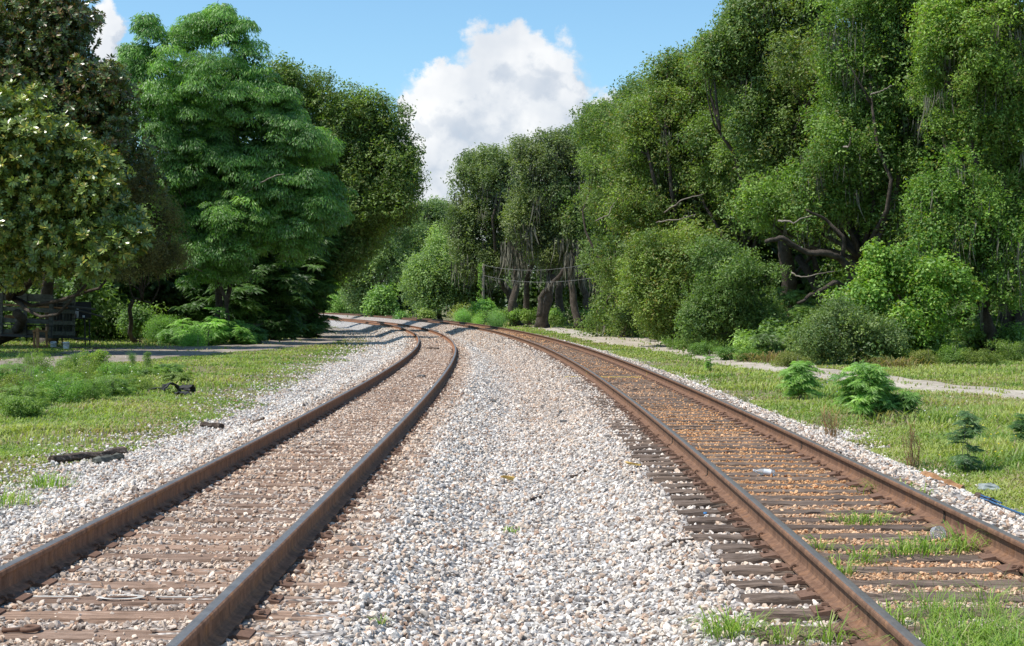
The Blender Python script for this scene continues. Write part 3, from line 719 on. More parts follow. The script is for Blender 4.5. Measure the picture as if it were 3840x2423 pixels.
def tree(name, label, cat, d, lobes, sp, colr, clump, base=None, seed=0, trunk=.3, m=None, moss=0, mossL=(.5, 1.8), group=None, depth=.9, limbs=(), accent=None, acc_p=0., var=.12,
         sub=8, dens=1.45, stems=1, extra_back=True, mname='leaf', bark=None, limb_r=.35, flat=.78, subr=(.22, .50), bd=None, mossw=(.012, .034), fill=True):
    """lobes given as viewed direction + radius (u, v, r[, distance offset]) at distance d"""
    r = np.random.default_rng(1000+seed); W = []
    for l in lobes:
        u, v, rp = l[:3]; dd = d+(l[3] if len(l) > 3 else r.normal()*.5); c = P(u, v, dd); rr = rp*PXM(dd)
        W.append((*c, rr, rr*depth, rr*.92))
    W = np.array(W); cen = W[:, :3].mean(0)
    if base is None: bx, by = cen[0], cen[1]+.3
    else:
        bd = bd or d+1.5; q = P(base, 700, bd); bx, by = q[0], bd
    bzz = float(gz(bx, by))-.05
    root = empty(name, (bx, by, bzz), label, cat, group); org = np.array([bx, by, bzz])
    W2 = list(W); nW = len(W)
    for _ in range(nW if fill else 0):                       # close the gaps between neighbouring masses
        a = int(r.integers(nW)); dd_ = ((W[:, :3]-W[a, :3])**2).sum(1)**.5; o_ = np.argsort(dd_)[1:4]; q_ = int(o_[int(r.integers(len(o_)))])
        if dd_[q_] < 1.5*(W[a, 3]+W[q_, 3]): w_ = (W[a]+W[q_])*.5; W2.append((w_[0], w_[1]+.45*w_[3], w_[2]-.1*w_[3], *(w_[3:]*.85)))
    if extra_back:
        for w in W:                                          # the half of the crown that faces away
            if r.random() < .5: W2.append((w[0]+r.normal()*.4, w[1]+w[3]*1.3, w[2]-.15*w[3], w[3]*.95, w[4]*.9, w[5]*.95))
    Q, C = crown(W2, sp, clump, np.array(colr), r, var, accent, acc_p, sub, dens, flat=flat, subr=subr)
    quads('crown', Q, C, m or M_leaf, root, org)
    b = MB(); top = np.percentile(W[:, 2], 70)
    if trunk > 0:
        fork = []
        for s in range(stems):
            f = np.array([cen[0]*.5+bx*.5+r.normal()*.5*(stems > 1), by*.5+cen[1]*.5+r.normal()*.2, bzz+max(1.2, (top-bzz)*.35)])
            a = org+np.array([r.normal()*.25*(stems > 1), r.normal()*.2*(stems > 1), 0]); p = limb_pts(a, f, r, .1, 8)
            rad = trunk*np.linspace(1, .72, 8)/stems**.5; rad[0] *= 1.5; rad[1] *= 1.1
            b.tube(p-org, rad, 9); fork.append(f)
        for w in W:
            f = fork[int(r.integers(len(fork)))]; e = w[:3]+np.array([0, .75*w[4], 0])
            L = np.linalg.norm(e-f); p = limb_pts(f, e, r, .16, 8); r0 = min(trunk*.38, .04+.02*L)/stems**.3
            b.tube(p-org, r0*np.linspace(1, .22, 8), 6)
            for k in range(3):
                q = e+unit(r.normal(size=3)+[0, -.5, .2])*w[3:]*.9; p2 = limb_pts(p[5], q, r, .2, 6); b.tube(p2-org, .32*r0*np.linspace(1, .2, 6), 4)
        b.build('trunk', bark or M_bark, root, True)
    for pts, rr in limbs:                                    # limbs that show in the photo
        pp = np.array([P(*q) for q in pts]); k = len(pp)
        t = np.linspace(0, k-1, 5*k); pp = np.stack([np.interp(t, np.arange(k), pp[:, a]) for a in range(3)], 1)
        pp += np.cumsum(r.normal(size=pp.shape)*.03, 0); lb = MB(); lb.tube(pp-org, rr*np.linspace(1, .45, len(pp)), 8); lb.build('limb', M_twig if rr < .06 else (bark or M_bark), root, True)
    if moss:
        k = r.integers(len(W), size=moss); d3 = unit(r.normal(size=(moss, 3))+[0, -.9, -.35])
        pts = W[k, :3]+d3*W[k, 3:]*(.7+.35*r.random((moss, 1))); mq = moss_strands(pts, r, mossL, mossw)
        mc = np.array([.17, .16, .12])*(.65+.5*r.random((len(mq), 1)))
        quads('spanish_moss', mq, mc, M_moss, root, org)
    return root

# ------------------------------------------------------------------ trees: left side of the line
MAGA = (.20, .19, .03)
tree('magnolia_tree', 'tall dark magnolia with brownish upper leaves filling the top left corner', 'tree', 69,
     [(40,50,110),(130,30,75),(60,170,110),(150,150,70),(215,195,55),(-60,120,110),(-40,290,120),(80,290,100),(190,290,75),(245,250,45),(-60,430,110),(170,90,45),(250,400,80),(230,330,60)],
     'mag', (.046, .066, .018), .62, base=110, bd=80, seed=1, trunk=.4, m=M_leafg, accent=(.17, .11, .04), acc_p=.25, var=.2, sub=10)
tree('magnolia_tree', 'lower sunlit magnolia with yellow-green leaf tips hanging above the wooden trailer', 'tree', 61.5,
     [(30,280,75),(15,370,85),(100,420,85),(190,390,60),(225,440,60),(255,520,55),(165,510,80),(50,510,95),(-30,560,100),(120,590,75),(215,585,60),(40,615,45),(-60,430,90),(90,330,50),(290,570,40)],
     'mag', (.066, .095, .020), .64, base=-70, bd=76, seed=2, trunk=.3, m=M_leafg, accent=(.40, .35, .06), acc_p=.14, var=.2, sub=10)
tree('shrub_tree', 'olive-brown small-leaved tree squeezed between the magnolia and the feathery tree', 'tree', 70,
     [(335,420,52),(370,490,55),(375,570,45),(325,520,60),(320,610,50),(300,460,50),(395,600,30)], 'fine', (.075, .075, .030), .55, base=330, bd=80, seed=3, trunk=.14, accent=(.16, .13, .05), acc_p=.12)
tree('feathery_tree', 'feathery bright green tree with drooping umbrella fronds, tallest on the left', 'tree', 80,
     [(310,165,28),(300,235,45),(360,105,42),(345,75,22),(400,175,62),(455,85,45),(505,65,40),(548,100,42),(590,165,45),(470,190,80),(350,280,75),(420,310,95),(540,250,85),(620,235,55),(662,262,50),(700,345,55),(620,350,85),(520,410,95),(420,440,85),(640,460,85),(725,460,55),(765,515,45),(560,530,85),(680,560,75),(450,550,65),(500,550,75),(545,610,55),(470,625,50),(420,530,60),(400,380,70),(470,380,80),(590,300,80),(560,420,80),(690,470,70),(312,128,12),(520,45,18)],
     'dome', GREEN['rain'], .62, base=520, seed=4, trunk=.2, stems=3, sub=9, dens=1.3, var=.14, accent=(.20, .29, .14), acc_p=.18, bark=M_bark, flat=.95,
     limbs=[(((520,720,82),(505,620,82),(480,520,81),(470,420,80)), .15), (((530,720,82),(545,600,82),(560,480,81),(600,420,80)), .14), (((500,640,80),(460,605,78),(410,600,77)), .05), (((500,655,80),(450,628,78),(400,632,77)), .04),
            (((560,470,79),(610,430,78),(655,410,77)), .05), (((515,700,82),(520,560,81),(535,400,80)), .11)])
tree('oak_tree', 'big round olive-green oak closing the left side of the gap of sky', 'tree', 101,
     [(680,225,55),(750,225,50),(820,265,55),(885,290,50),(928,335,42),(815,355,85),(895,400,75),(935,420,38),(755,320,75),(875,490,75),(835,560,45),(800,470,75),(925,490,35),(720,410,75),(665,190,28),(735,195,28),(850,600,35),(760,600,50),(720,550,60),(800,625,38),(690,520,70)],
     'oak', (.066, .100, .026), .95, base=700, bd=106, seed=5, trunk=.5, sub=10, accent=(.16, .17, .05), acc_p=.12)
def hedge_tree(label, d, lobes, seed, colr=GREEN['hedge'], sp='fern', clump=1.0, name='understory_tree', base=None, **k):
    return tree(name, label, 'tree', d, lobes, sp, colr, clump, base=base, seed=seed, trunk=.13, stems=2, **k)
hedge_tree('dark leafy understory tree beside the dirt road under the feathery tree', 90, [(600,640,75),(560,700,65),(530,640,60),(640,720,60),(600,760,50),(520,580,60),(640,590,70),(560,755,45),(640,765,40),(470,700,55),(580,560,60),(660,660,55)], 6, clump=.75)
hedge_tree('dark understory tree at the bend where the dirt road meets the track', 99, [(690,650,70),(730,640,45),(715,700,55),(738,735,36),(690,740,55),(650,690,55),(752,690,24),(745,762,22),(715,765,28),(700,590,60),(738,590,35),(660,760,35),(690,770,30),(765,600,28),(770,560,30)], 7, clump=.8)
tree('young_tree', 'young yellow-green sapling poking out beyond the dark hedge at the left bend', 'tree', 112, [(765,650,20),(785,640,17),(772,675,16),(752,665,18)], 'fern', (.17, .26, .04), .7, base=752, seed=8, trunk=.06, extra_back=False)
# shade trees behind them, deep in the left wood, some added for their shade
for k, (d, lob, lab) in enumerate([
    (92, [(90,600,130),(200,500,120),(240,660,90),(60,700,80),(330,620,80),(-80,560,150),(-100,690,90)], 'shaded tree behind the wooden trailer'),
    (98, [(450,300,80),(550,360,90),(400,260,60),(620,440,80),(470,440,90),(420,640,110),(330,560,100),(470,540,90),(400,720,60),(500,700,70)], 'shaded tree behind the bushes and the bare pale branches'),
    (118, [(620,560,120),(540,640,110),(700,480,90),(780,560,60),(650,680,80),(800,610,35)], 'shaded tree deep behind the oak on the left'),
    (96, [(-120,300,160),(40,200,150),(-60,500,150),(180,330,100)], 'shaded tall tree behind the magnolia'),
    (123, [(770,420,80),(800,350,65),(850,400,65),(830,500,70),(760,560,70),(885,450,45),(720,480,80)], 'hidden tall tree added behind the round oak to shade the track'),  # this and the next: added for the shadow over the far curve
    (143, [(830,440,65),(880,470,55),(800,520,70),(860,540,50),(760,600,60),(905,420,40)], 'hidden tall tree added farthest along the left to shade the track'),
    (68, [(-230,150,150),(-200,330,130),(-330,250,150),(-260,480,120),(-180,560,80)], 'unseen tree added off the left edge beside the trailer to shade it'),  # this and the next: added out of view so the trailer sits in shade
    (58, [(-330,200,150),(-300,400,130),(-430,300,150),(-340,560,110)], 'unseen tree added off the left edge in front of the trailer to shade it')]):
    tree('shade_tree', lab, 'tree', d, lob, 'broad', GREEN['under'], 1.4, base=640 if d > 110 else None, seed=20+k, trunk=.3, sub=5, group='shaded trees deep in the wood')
BUSH = [(330,745,38,82,'bush',.065,.11,.03),(385,770,30,80,'fine',.07,.13,.03),(430,772,38,79,'fern',.085,.16,.035),(500,772,42,79,'fern',.09,.175,.035),(555,785,34,80,'fern',.075,.15,.035),(595,790,26,82,'fern',.05,.10,.03),(462,800,22,76,'fine',.10,.19,.04)]
blab = ['dark bush at the left end of the row of bushes beside the dirt road', 'low fine-leaved bush near the left end of the roadside bushes', 'bright green arching bush in the middle of the roadside bushes', 'largest bright green bush of the roadside row', 'bright green bush right of the largest roadside bush', 'dark bush at the right end of the roadside row', 'low grassy clump in front of the roadside bushes']
def bush(name, label, u, v, rp, d, sp, colr, clump, seed, cat='bush', group=None, n=4, m=None, h=1., trunk=.03, **k):
    r = np.random.default_rng(seed); lob = [(u, v, rp)]
    for _ in range(n): lob.append((u+r.normal()*rp*.55, v+abs(r.normal())*rp*.45*h, rp*(.4+.3*r.random()), d-1+r.normal()*.6-d))
    return tree(name, label, cat, d, lob, sp, colr, clump, seed=seed, trunk=trunk, stems=3, group=group, m=m, sub=4, extra_back=False, **k)
for k, (u, v, rp, d, sp, a, b_, c) in enumerate(BUSH): bush('bush', blab[k], u, v, rp, d, 'broad' if sp == 'bush' else sp, (a, b_, c), .5, 40+k, group='bushes beside the left dirt road')

# ------------------------------------------------------------------ trees: straight ahead, across the curve
G_far = 'trees beyond the curve'
tree('oak_tree', 'grey-green far oak with an open forked trunk, leftmost of the trees beyond the curve', 'tree', 196, [(830,590,42),(880,560,50),(935,535,48),(860,640,42),(915,610,50),(955,520,38),(820,660,28),(845,700,20)], 'oak', GREEN['far'], 1.35, base=880, seed=60, trunk=.5, moss=25, group=G_far, sub=10)
tree('oak_tree', 'far oak crowned highest in the middle of the trees beyond the curve', 'tree', 204, [(985,520,42),(1020,505,35),(1045,530,38),(1000,570,50),(1060,555,35),(930,500,25),(960,560,45)], 'oak', (.075, .11, .042), 1.35, base=1000, seed=61, trunk=.5, moss=20, group=G_far, sub=10)
tree('oak_tree', 'bushy pale green tree with foliage down to the ground left of the utility pole', 'tree', 182, [(1040,600,52),(1000,640,48),(1070,630,45),(1030,680,48),(985,690,35),(1080,685,40),(1055,710,35),(1000,720,25)], 'oak', (.10, .145, .055), 1.2, base=1040, seed=62, trunk=.35, group=G_far, sub=10)
tree('bush_tree', 'sunlit light green round tree seen through the gap at the left bend', 'tree', 250, [(800,690,30),(785,715,26),(825,715,24),(850,728,18),(775,740,20),(815,740,22)], 'oak', (.13, .20, .06), 1.2, base=805, seed=63, trunk=.2, group=G_far)
tree('bush_tree', 'small vine-hung tree beside the far tracks', 'tree', 190, [(895,705,25),(910,690,20),(885,725,20),(905,730,18)], 'broad', (.085, .145, .04), 1.0, base=897, seed=64, trunk=.15, group=G_far)
tree('bush_tree', 'dark low tree between the two far oaks', 'tree', 200, [(940,700,38),(960,660,40),(930,725,25),(965,720,30)], 'oak', (.045, .075, .03), 1.2, base=945, seed=65, trunk=.25, group=G_far)
MO = 'mossy oaks straight ahead'
tree('oak_tree', 'mossy oak with a dark leafy top just right of the gap of sky', 'tree', 158, [(1085,490,32),(1080,545,30),(1100,430,40),(1125,390,30),(1155,385,30),(1160,430,52),(1195,400,30),(1150,500,55),(1205,470,48),(1130,570,55),(1205,560,50),(1100,600,40),(1140,630,35)],
     'oak', (.072, .098, .040), 1.15, base=1215, seed=66, trunk=.55, moss=45, mossL=(1, 3.0), mossw=(.03, .085), group=MO, sub=10)
tree('oak_tree', 'tall mossy oak with a leaning forked trunk behind the wires', 'tree', 148, [(1235,365,32),(1250,400,48),(1300,350,40),(1345,345,38),(1380,345,35),(1310,400,55),(1365,400,50),(1260,460,55),(1330,450,60),(1390,450,50),(1290,540,55),(1355,540,50),(1230,540,40),(1310,600,40)],
     'oak', (.078, .100, .042), 1.1, base=1275, seed=67, trunk=.6, moss=60, mossL=(1, 3.4), mossw=(.03, .085), group=MO, sub=10,
     limbs=[(((1268,745,147),(1272,700,147),(1290,672,147),(1320,640,146),(1345,600,146)), .3), (((1330,635,146),(1362,615,146)), .22)])
tree('oak_tree', 'mossy oak with an upright pale trunk right of the leaning forked trunk', 'tree', 140, [(1420,340,35),(1435,390,45),(1425,450,50),(1440,520,50),(1400,580,40),(1440,600,45),(1460,660,40),(1420,640,35),(1445,715,28)],
     'oak', (.075, .11, .038), 1.05, base=1425, seed=68, trunk=.4, moss=55, mossL=(.8, 2.8), mossw=(.025, .07), group=MO, sub=10)
for k, (u, d, rr, lab) in enumerate([(1362,146,.42,'bare upright trunk under the mossy oaks, right of the leaning trunk'),(1213,156,.5,'thick straight trunk under the mossy oaks, near the utility pole'),(1240,170,.4,'dark trunk deep in the shade behind the mossy oaks'),(1395,160,.45,'dark trunk in the shade right of the bare upright trunk'),(1325,165,.5,'dark trunk in the shade behind the leaning trunk')]):
    r = np.random.default_rng(300+k); p = P(u, 700, d); g = float(gz(p[0], p[1])); root = empty('oak_tree', (p[0], p[1], g), lab, 'tree', 'trunks in the shade of the mossy oaks')
    b = MB(); q = limb_pts((0, 0, 0), (r.normal()*.8, .5, 7.5), r, .08, 9); rad = rr*np.linspace(1, .7, 9); rad[0] *= 1.5; b.tube(q, rad, 10); b.build('trunk', M_bark, root, True)
    W = [(p[0]+r.normal()*2, p[1]+2+r.normal(), 8+r.random()*4, 2.2, 2.2, 1.8) for _ in range(4)]
    Q, C = crown(W, 'oak', 1.2, np.array(GREEN['oakdark']), r); quads('crown', Q, C, M_leaf, root, (p[0], p[1], g))
    mq = moss_strands(np.array([P(u+r.normal()*22, 560+r.random()*70, d-1) for _ in range(16)]), r, (1, 3.0), (.03, .085)); quads('spanish_moss', mq, np.array([.19, .18, .14])*(.6+.5*r.random((len(mq), 1))), M_moss, root, (p[0], p[1], g))
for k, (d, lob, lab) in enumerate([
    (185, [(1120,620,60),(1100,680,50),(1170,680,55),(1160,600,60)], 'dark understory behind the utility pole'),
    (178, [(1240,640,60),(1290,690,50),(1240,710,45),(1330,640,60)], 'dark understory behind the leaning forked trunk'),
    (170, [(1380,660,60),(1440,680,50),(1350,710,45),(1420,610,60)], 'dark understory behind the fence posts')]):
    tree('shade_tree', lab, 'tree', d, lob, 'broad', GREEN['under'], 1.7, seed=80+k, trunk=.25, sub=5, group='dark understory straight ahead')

# ------------------------------------------------------------------ trees: right side of the line
YA = (.20, .19, .045)
UO = [1430,1500,1560,1640,1700,1760,1800,2500]; VO = [275,225,185,175,120,40,-60,-70]; DO = [112,104,97,92,88,85,84,66]
for k, (ua, ub, lab) in enumerate([(1440,1560,'oak just right of the small leftmost crown, filling the wall of foliage behind it'),(1550,1690,'oak filling the wall of foliage behind the broad bright-leaved oak'),(1690,1850,'oak filling the wall of foliage under the tallest ragged top'),
        (1850,2020,'oak filling the wall of foliage between the tallest oak and the mossy oak'),(2020,2210,'oak filling the wall of foliage behind the mossy oak'),(2210,2440,'oak filling the wall of foliage behind the sunny oak in the corner')]):
    r = np.random.default_rng(400+k); L_ = []
    for u in np.arange(ua, ub, 62):
        vt = np.interp(u, UO, VO)
        for v in np.arange(vt+75, 800, 68):
            uu, v2 = u+r.normal()*16, v+r.normal()*16
            if 1750 < uu < 2010 and 545 < v2 < 720: continue
            L_.append((uu, v2, 48+16*r.random(), 2.2*r.normal()))
    tree('oak_tree', lab, 'tree', float(np.interp((ua+ub)/2, UO, DO)), L_, 'oak', ((.072,.108,.030),(.080,.112,.030),(.070,.108,.028),(.074,.104,.032),(.070,.112,.026),(.080,.120,.026))[k], .8, seed=150+k, trunk=.3, sub=6, accent=YA, acc_p=.1, group=None, extra_back=False, fill=False, moss=10, mossL=(.5, 1.8))
tree('oak_tree', 'oak with a small crown sticking out leftmost on the right side of the sky', 'tree', 110, [(1412,285,22),(1405,310,16),(1450,285,38),(1480,255,40),(1515,225,40),(1470,340,50),(1440,395,45),(1525,310,55),(1450,480,50),(1500,390,45)],
     'oak', (.070, .108, .034), .92, base=1480, seed=101, trunk=.4, sub=10, moss=45, accent=YA, acc_p=.08)
tree('oak_tree', 'broad oak with bright small leaves in the left half of the right-hand trees', 'tree', 88, [(1560,190,38),(1600,170,35),(1640,175,35),(1585,255,60),(1650,270,60),(1545,345,70),(1635,360,75),(1490,420,55),(1525,465,75),(1615,475,85),(1715,330,75),(1700,430,75),(1560,560,65),(1480,520,45),(1510,300,45),(1680,260,55),(1690,380,60),(1660,450,60),(1690,500,55)],
     'oak', (.078, .115, .030), .80, base=1600, seed=102, trunk=.5, sub=11, accent=YA, acc_p=.15, moss=25, limbs=[(((1560,500,86),(1600,470,84),(1660,455,83)), .05), (((1540,520,86),(1580,510,84),(1630,495,83)), .04), (((1400,520,88),(1425,500,87),(1440,470,87)), .04)])
tree('oak_tree', 'tallest oak, its open ragged top leaving sky gaps at the upper right', 'tree', 80, [(1685,125,35),(1665,150,22),(1735,90,45),(1750,35,30),(1775,60,45),(1820,130,50),(1755,200,65),(1850,210,60),(1830,10,45),(1925,90,50),(1885,-50,50),(1780,285,70),(1880,310,75),(1945,225,60),(1910,20,40),(1800,370,60),(1890,150,30),(1780,-20,35)],
     'oak', (.074, .112, .034), .78, base=1850, seed=103, trunk=.5, sub=11, accent=YA, acc_p=.10, moss=30)
tree('oak_tree', 'mossy oak with huge dark spreading limbs low on the right side', 'tree', 70, [(2000,60,80),(2080,0,85),(2050,150,90),(2150,110,90),(2000,260,80),(2100,270,95),(1960,375,75),(2055,400,80),(2180,240,85),(2190,350,75),(1990,160,60),(1900,440,55),(1840,480,55),(1780,480,60),(2120,-60,80),(1960,480,50),(2050,500,60),(2110,520,50),(1900,500,45)],
     'oak', (.068, .112, .027), .72, base=2020, seed=104, trunk=.36, sub=11, accent=YA, acc_p=.08, moss=60, mossL=(.5, 1.7),
     limbs=[(((1985,345,67),(2000,335,66.5),(2006,318,66.2)), .05), (((2050,225,66),(2075,212,65.6),(2100,205,65.2)), .04), (((1860,640,67),(1890,650,66.5),(1950,640,66.5)), .04), (((1830,520,67),(1860,530,66.5),(1900,515,66.5)), .05), (((2020,720,69),(2000,640,69),(1975,603,68.5),(1930,592,68),(1880,590,68),(1830,560,67.5),(1795,565,67)), .21), (((2010,690,69),(1960,665,68),(1915,690,67.5),(1870,712,67)), .15), (((1980,605,68.5),(1985,560,68),(1950,520,68),(1900,500,67.5)), .11), (((2020,650,69),(2060,560,69),(2100,460,69),(2110,380,69)), .18)])
tree('oak_tree', 'sunny oak filling the top right corner, hung with long grey moss', 'tree', 60, [(2300,50,100),(2410,10,110),(2250,170,90),(2360,170,95),(2275,290,80),(2390,310,85),(2450,430,90),(2220,80,70),(2330,-60,100),(2470,180,100)],
     'oak', (.080, .128, .026), .66, base=2390, seed=105, trunk=.45, sub=11, accent=(.22, .23, .05), acc_p=.14, moss=36, mossL=(.6, 2.0),
     limbs=[(((2392,850,60.5),(2395,700,60.5),(2400,560,60),(2405,400,60)), .2)])
tree('oak_tree', 'lower oak with a yellow-green sunlit shoulder at the right edge', 'tree', 59, [(2240,440,60),(2180,470,45),(2300,480,60),(2260,540,75),(2340,560,70),(2390,600,60),(2190,560,60),(2300,620,55),(2370,680,40),(2420,520,60)],
     'oak', (.072, .125, .026), .62, base=2330, seed=106, trunk=.3, sub=11, accent=(.2, .22, .04), acc_p=.12, moss=35)
tree('bush_tree', 'pale-leaved spreading tree hanging over the narrow end of the right dirt track', 'tree', 78, [(1530,640,48),(1495,690,40),(1560,600,50),(1610,630,55),(1590,700,55),(1545,740,35),(1510,600,40),(1600,760,40),(1560,680,50),(1640,590,45)],
     'oak', (.088, .125, .033), .68, base=1600, seed=107, trunk=.22, sub=10, accent=(.24, .22, .06), acc_p=.15, dens=.9)
tree('bush_tree', 'glossy dark green tree with sparkling leaves left of the big mossy limbs', 'tree', 66, [(1690,610,50),(1745,650,55),(1780,700,55),(1720,735,55),(1785,760,50),(1680,690,45),(1820,790,32),(1740,790,35),(1650,760,40),(1800,650,40),(1640,790,28)],
     'oak', (.062, .100, .028), .55, base=1740, seed=108, trunk=.2, sub=10, accent=(.16, .2, .06), acc_p=.1)
tree('bush_tree', 'bright lime green tree with long leaves in front of the mossy oak', 'tree', 57, [(2050,690,60),(2110,640,55),(2180,665,60),(2080,740,60),(2150,745,65),(2010,715,42),(2225,640,45),(2250,700,45),(2200,740,50),(2075,620,35)],
     'broad', (.090, .155, .028), .44, base=2130, seed=109, trunk=.15, stems=2, sub=10, accent=(.22, .27, .04), acc_p=.16)
tree('shrub', 'dense small-leaved dark green shrub standing beside the right dirt track', 'bush', 54, [(1930,775,42),(1975,745,42),(2010,790,48),(2060,800,42),(1900,810,30),(1955,815,35),(2095,815,30),(2020,830,28)],
     'oak', (.075, .108, .040), .46, base=1990, seed=110, trunk=.1, stems=3, sub=10, accent=(.13, .16, .05), acc_p=.1)
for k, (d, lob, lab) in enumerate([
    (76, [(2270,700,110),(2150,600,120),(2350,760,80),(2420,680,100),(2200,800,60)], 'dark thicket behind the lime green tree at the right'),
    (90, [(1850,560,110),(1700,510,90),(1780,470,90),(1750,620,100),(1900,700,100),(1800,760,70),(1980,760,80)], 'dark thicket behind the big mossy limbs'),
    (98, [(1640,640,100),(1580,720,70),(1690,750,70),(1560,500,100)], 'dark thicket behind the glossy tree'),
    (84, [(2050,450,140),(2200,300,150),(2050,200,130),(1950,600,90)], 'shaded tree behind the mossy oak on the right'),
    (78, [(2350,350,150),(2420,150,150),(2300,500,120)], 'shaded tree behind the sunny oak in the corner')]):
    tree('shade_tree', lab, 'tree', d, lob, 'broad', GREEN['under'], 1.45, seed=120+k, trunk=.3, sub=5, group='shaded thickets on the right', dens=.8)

# far wood that closes every gap low over the ground
def far_wood():
    r = np.random.default_rng(77); W = []
    for k in range(64):
        u = -300+3000*k/63; p = P(u, 640, 285+r.normal()*12); W.append((p[0], p[1], 4.5+r.normal()*1.2, 7, 5, 6.5))
    Q, C = crown(W, 'broad', 2.2, np.array((.05, .08, .032)), r, .12, None, 0, 3, .6, back=.1)
    o = quads('far_wood', Q, C, M_leaf, None, (0, 0, 0)); tag(o, 'unbroken far wood behind all the trees', 'wood', None, 'stuff')
far_wood()
# undergrowth: shaded shrubs on the floor of the wood
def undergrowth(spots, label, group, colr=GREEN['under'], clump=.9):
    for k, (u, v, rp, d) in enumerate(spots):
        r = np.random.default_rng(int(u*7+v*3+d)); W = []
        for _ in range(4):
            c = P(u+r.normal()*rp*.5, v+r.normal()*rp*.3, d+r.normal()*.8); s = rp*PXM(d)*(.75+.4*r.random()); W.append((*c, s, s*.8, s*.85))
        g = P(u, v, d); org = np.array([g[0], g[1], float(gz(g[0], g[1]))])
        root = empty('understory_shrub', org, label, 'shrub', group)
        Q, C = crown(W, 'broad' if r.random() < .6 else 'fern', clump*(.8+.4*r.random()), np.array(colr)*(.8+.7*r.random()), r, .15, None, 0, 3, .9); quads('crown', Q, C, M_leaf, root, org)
        b = MB()
        for w in W: b.tube(limb_pts((0, 0, 0), np.array(w[:3])-org, r, .15, 5), np.linspace(.05, .015, 5), 5)
        b.build('stem', M_bark, root, True)
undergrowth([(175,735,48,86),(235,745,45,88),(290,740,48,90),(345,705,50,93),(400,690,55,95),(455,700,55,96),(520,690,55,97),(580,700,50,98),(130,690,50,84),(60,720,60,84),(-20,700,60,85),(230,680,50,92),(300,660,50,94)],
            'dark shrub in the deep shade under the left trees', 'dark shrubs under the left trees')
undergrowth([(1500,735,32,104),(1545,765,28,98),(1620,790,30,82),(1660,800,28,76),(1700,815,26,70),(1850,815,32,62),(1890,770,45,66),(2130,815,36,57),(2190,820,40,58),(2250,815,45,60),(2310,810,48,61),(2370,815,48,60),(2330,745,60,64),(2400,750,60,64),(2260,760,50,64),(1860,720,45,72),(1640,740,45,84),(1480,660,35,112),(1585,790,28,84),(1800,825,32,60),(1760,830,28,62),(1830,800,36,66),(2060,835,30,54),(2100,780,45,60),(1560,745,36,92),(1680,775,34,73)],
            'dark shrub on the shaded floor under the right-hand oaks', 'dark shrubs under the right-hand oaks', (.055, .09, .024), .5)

# ------------------------------------------------------------------ grass (uncountable) and wild plants
def in_strip(rd, x, y): a, b = rd(y); return (x > a-.05) & (x < b+.05)
def grass(name, n, y0, y1, side, seed, label, hmul=1., power=1.):
    r = np.random.default_rng(seed); y = y0*(y1/y0)**(r.random(n)**power)
    e = edge_n(y, 60 if side < 0 else 70)
    if side < 0: xmax = tx(0, y)+LB+e-.15+.5*r.random(n)**2; xmin = -.37*y-1
    else: xmin = tx(1, y)+RB+e+.1-.5*r.random(n)**2; xmax = .37*y+1
    x = xmin+(xmax-xmin)*r.random(n)
    pat = fbm(x, y, 2.6, 200+seed); fine = fbm(x, y, .7, 300)
    edge = (tx(0, y)+LB-x) if side < 0 else (x-tx(1, y)-RB)
    keep = (pat+.35*(fine-.5) > (.45 if side < 0 else .36)-.13*sstep(1, 6, edge)) | (r.random(n) < .14)
    rd = ROAD_L if side < 0 else ROAD_R; a, b = rd(y); mid = np.abs(x-(a+b)/2) < .16
    in_e = np.minimum(np.abs(x-a), np.abs(x-b)) < .35*fine+.05
    keep &= ~in_strip(rd, x, y) | (mid & (r.random(n) < .25)) | (r.random(n) < .02) | (in_e & (r.random(n) < .5))
    if side < 0: keep &= ~((y > 59) & (y < 75) & (x < -14.8) & (x > -19.5)) | (r.random(n) < .1)
    x, y, pat, fine, edge = x[keep], y[keep], pat[keep], fine[keep], edge[keep]; n = len(x)
    tall = fbm(x, y, 3.4, 411)
    h = (.035+.075*r.random(n)+.20*np.clip(tall-.5, 0, 1)*2*r.random(n))*hmul*(.45+.55*sstep(0, 2.5, edge))*(1+y/220)
    a_, b_ = rd(y); nr_ = np.minimum(np.abs(x-a_), np.abs(x-b_)); h *= .55+.45*sstep(.2, 3., nr_)
    w = (.0055+.00032*y)*(.7+.6*r.random(n))
    an = r.random(n)*2*np.pi; d = np.stack([np.cos(an), np.sin(an), 0*an], 1); s = np.stack([-np.sin(an), np.cos(an), 0*an], 1)
    lean = (.25+.6*r.random(n))[:, None]; z0 = gz(x, y)-.01; o = np.stack([x, y, z0], 1); up = np.array([0, 0, 1.])
    hh = h[:, None]; ww = w[:, None]
    m = o+d*lean*hh*.35+up*hh*.62; tip = o+d*lean*hh*1.1+up*hh*(1.05-.35*lean)
    V = np.stack([o-s*ww, o+s*ww, m+s*ww*.8, m-s*ww*.8, tip], 1).reshape(-1, 3); k = np.arange(n)*5
    Fq = np.stack([k, k+1, k+2, k+3], 1); Ft = np.stack([k+3, k+2, k+4], 1)
    g = np.array([.25, .33, .09]); yl = np.array([.37, .40, .13]); br = np.array([.38, .31, .19]); dk = np.array([.14, .23, .06])
    t = fbm(x, y, 1.9, 500+seed)[:, None]; c = g+(yl-g)*np.clip((t-.42)*3, 0, 1); c = c+(dk-c)*np.clip((.42-t)*3.5, 0, .9)
    dry = (r.random(n) < .10+.9*np.clip(fbm(x, y, 1.6, 600)-.5, 0, 1)*2)[:, None]; c = np.where(dry, br, c)*(.7+.6*r.random((n, 1)))
    o = mesh(name, V, [Fq, Ft], M_grass, col=np.concatenate([c, c])); return tag(o, label, 'grass', None, 'stuff')
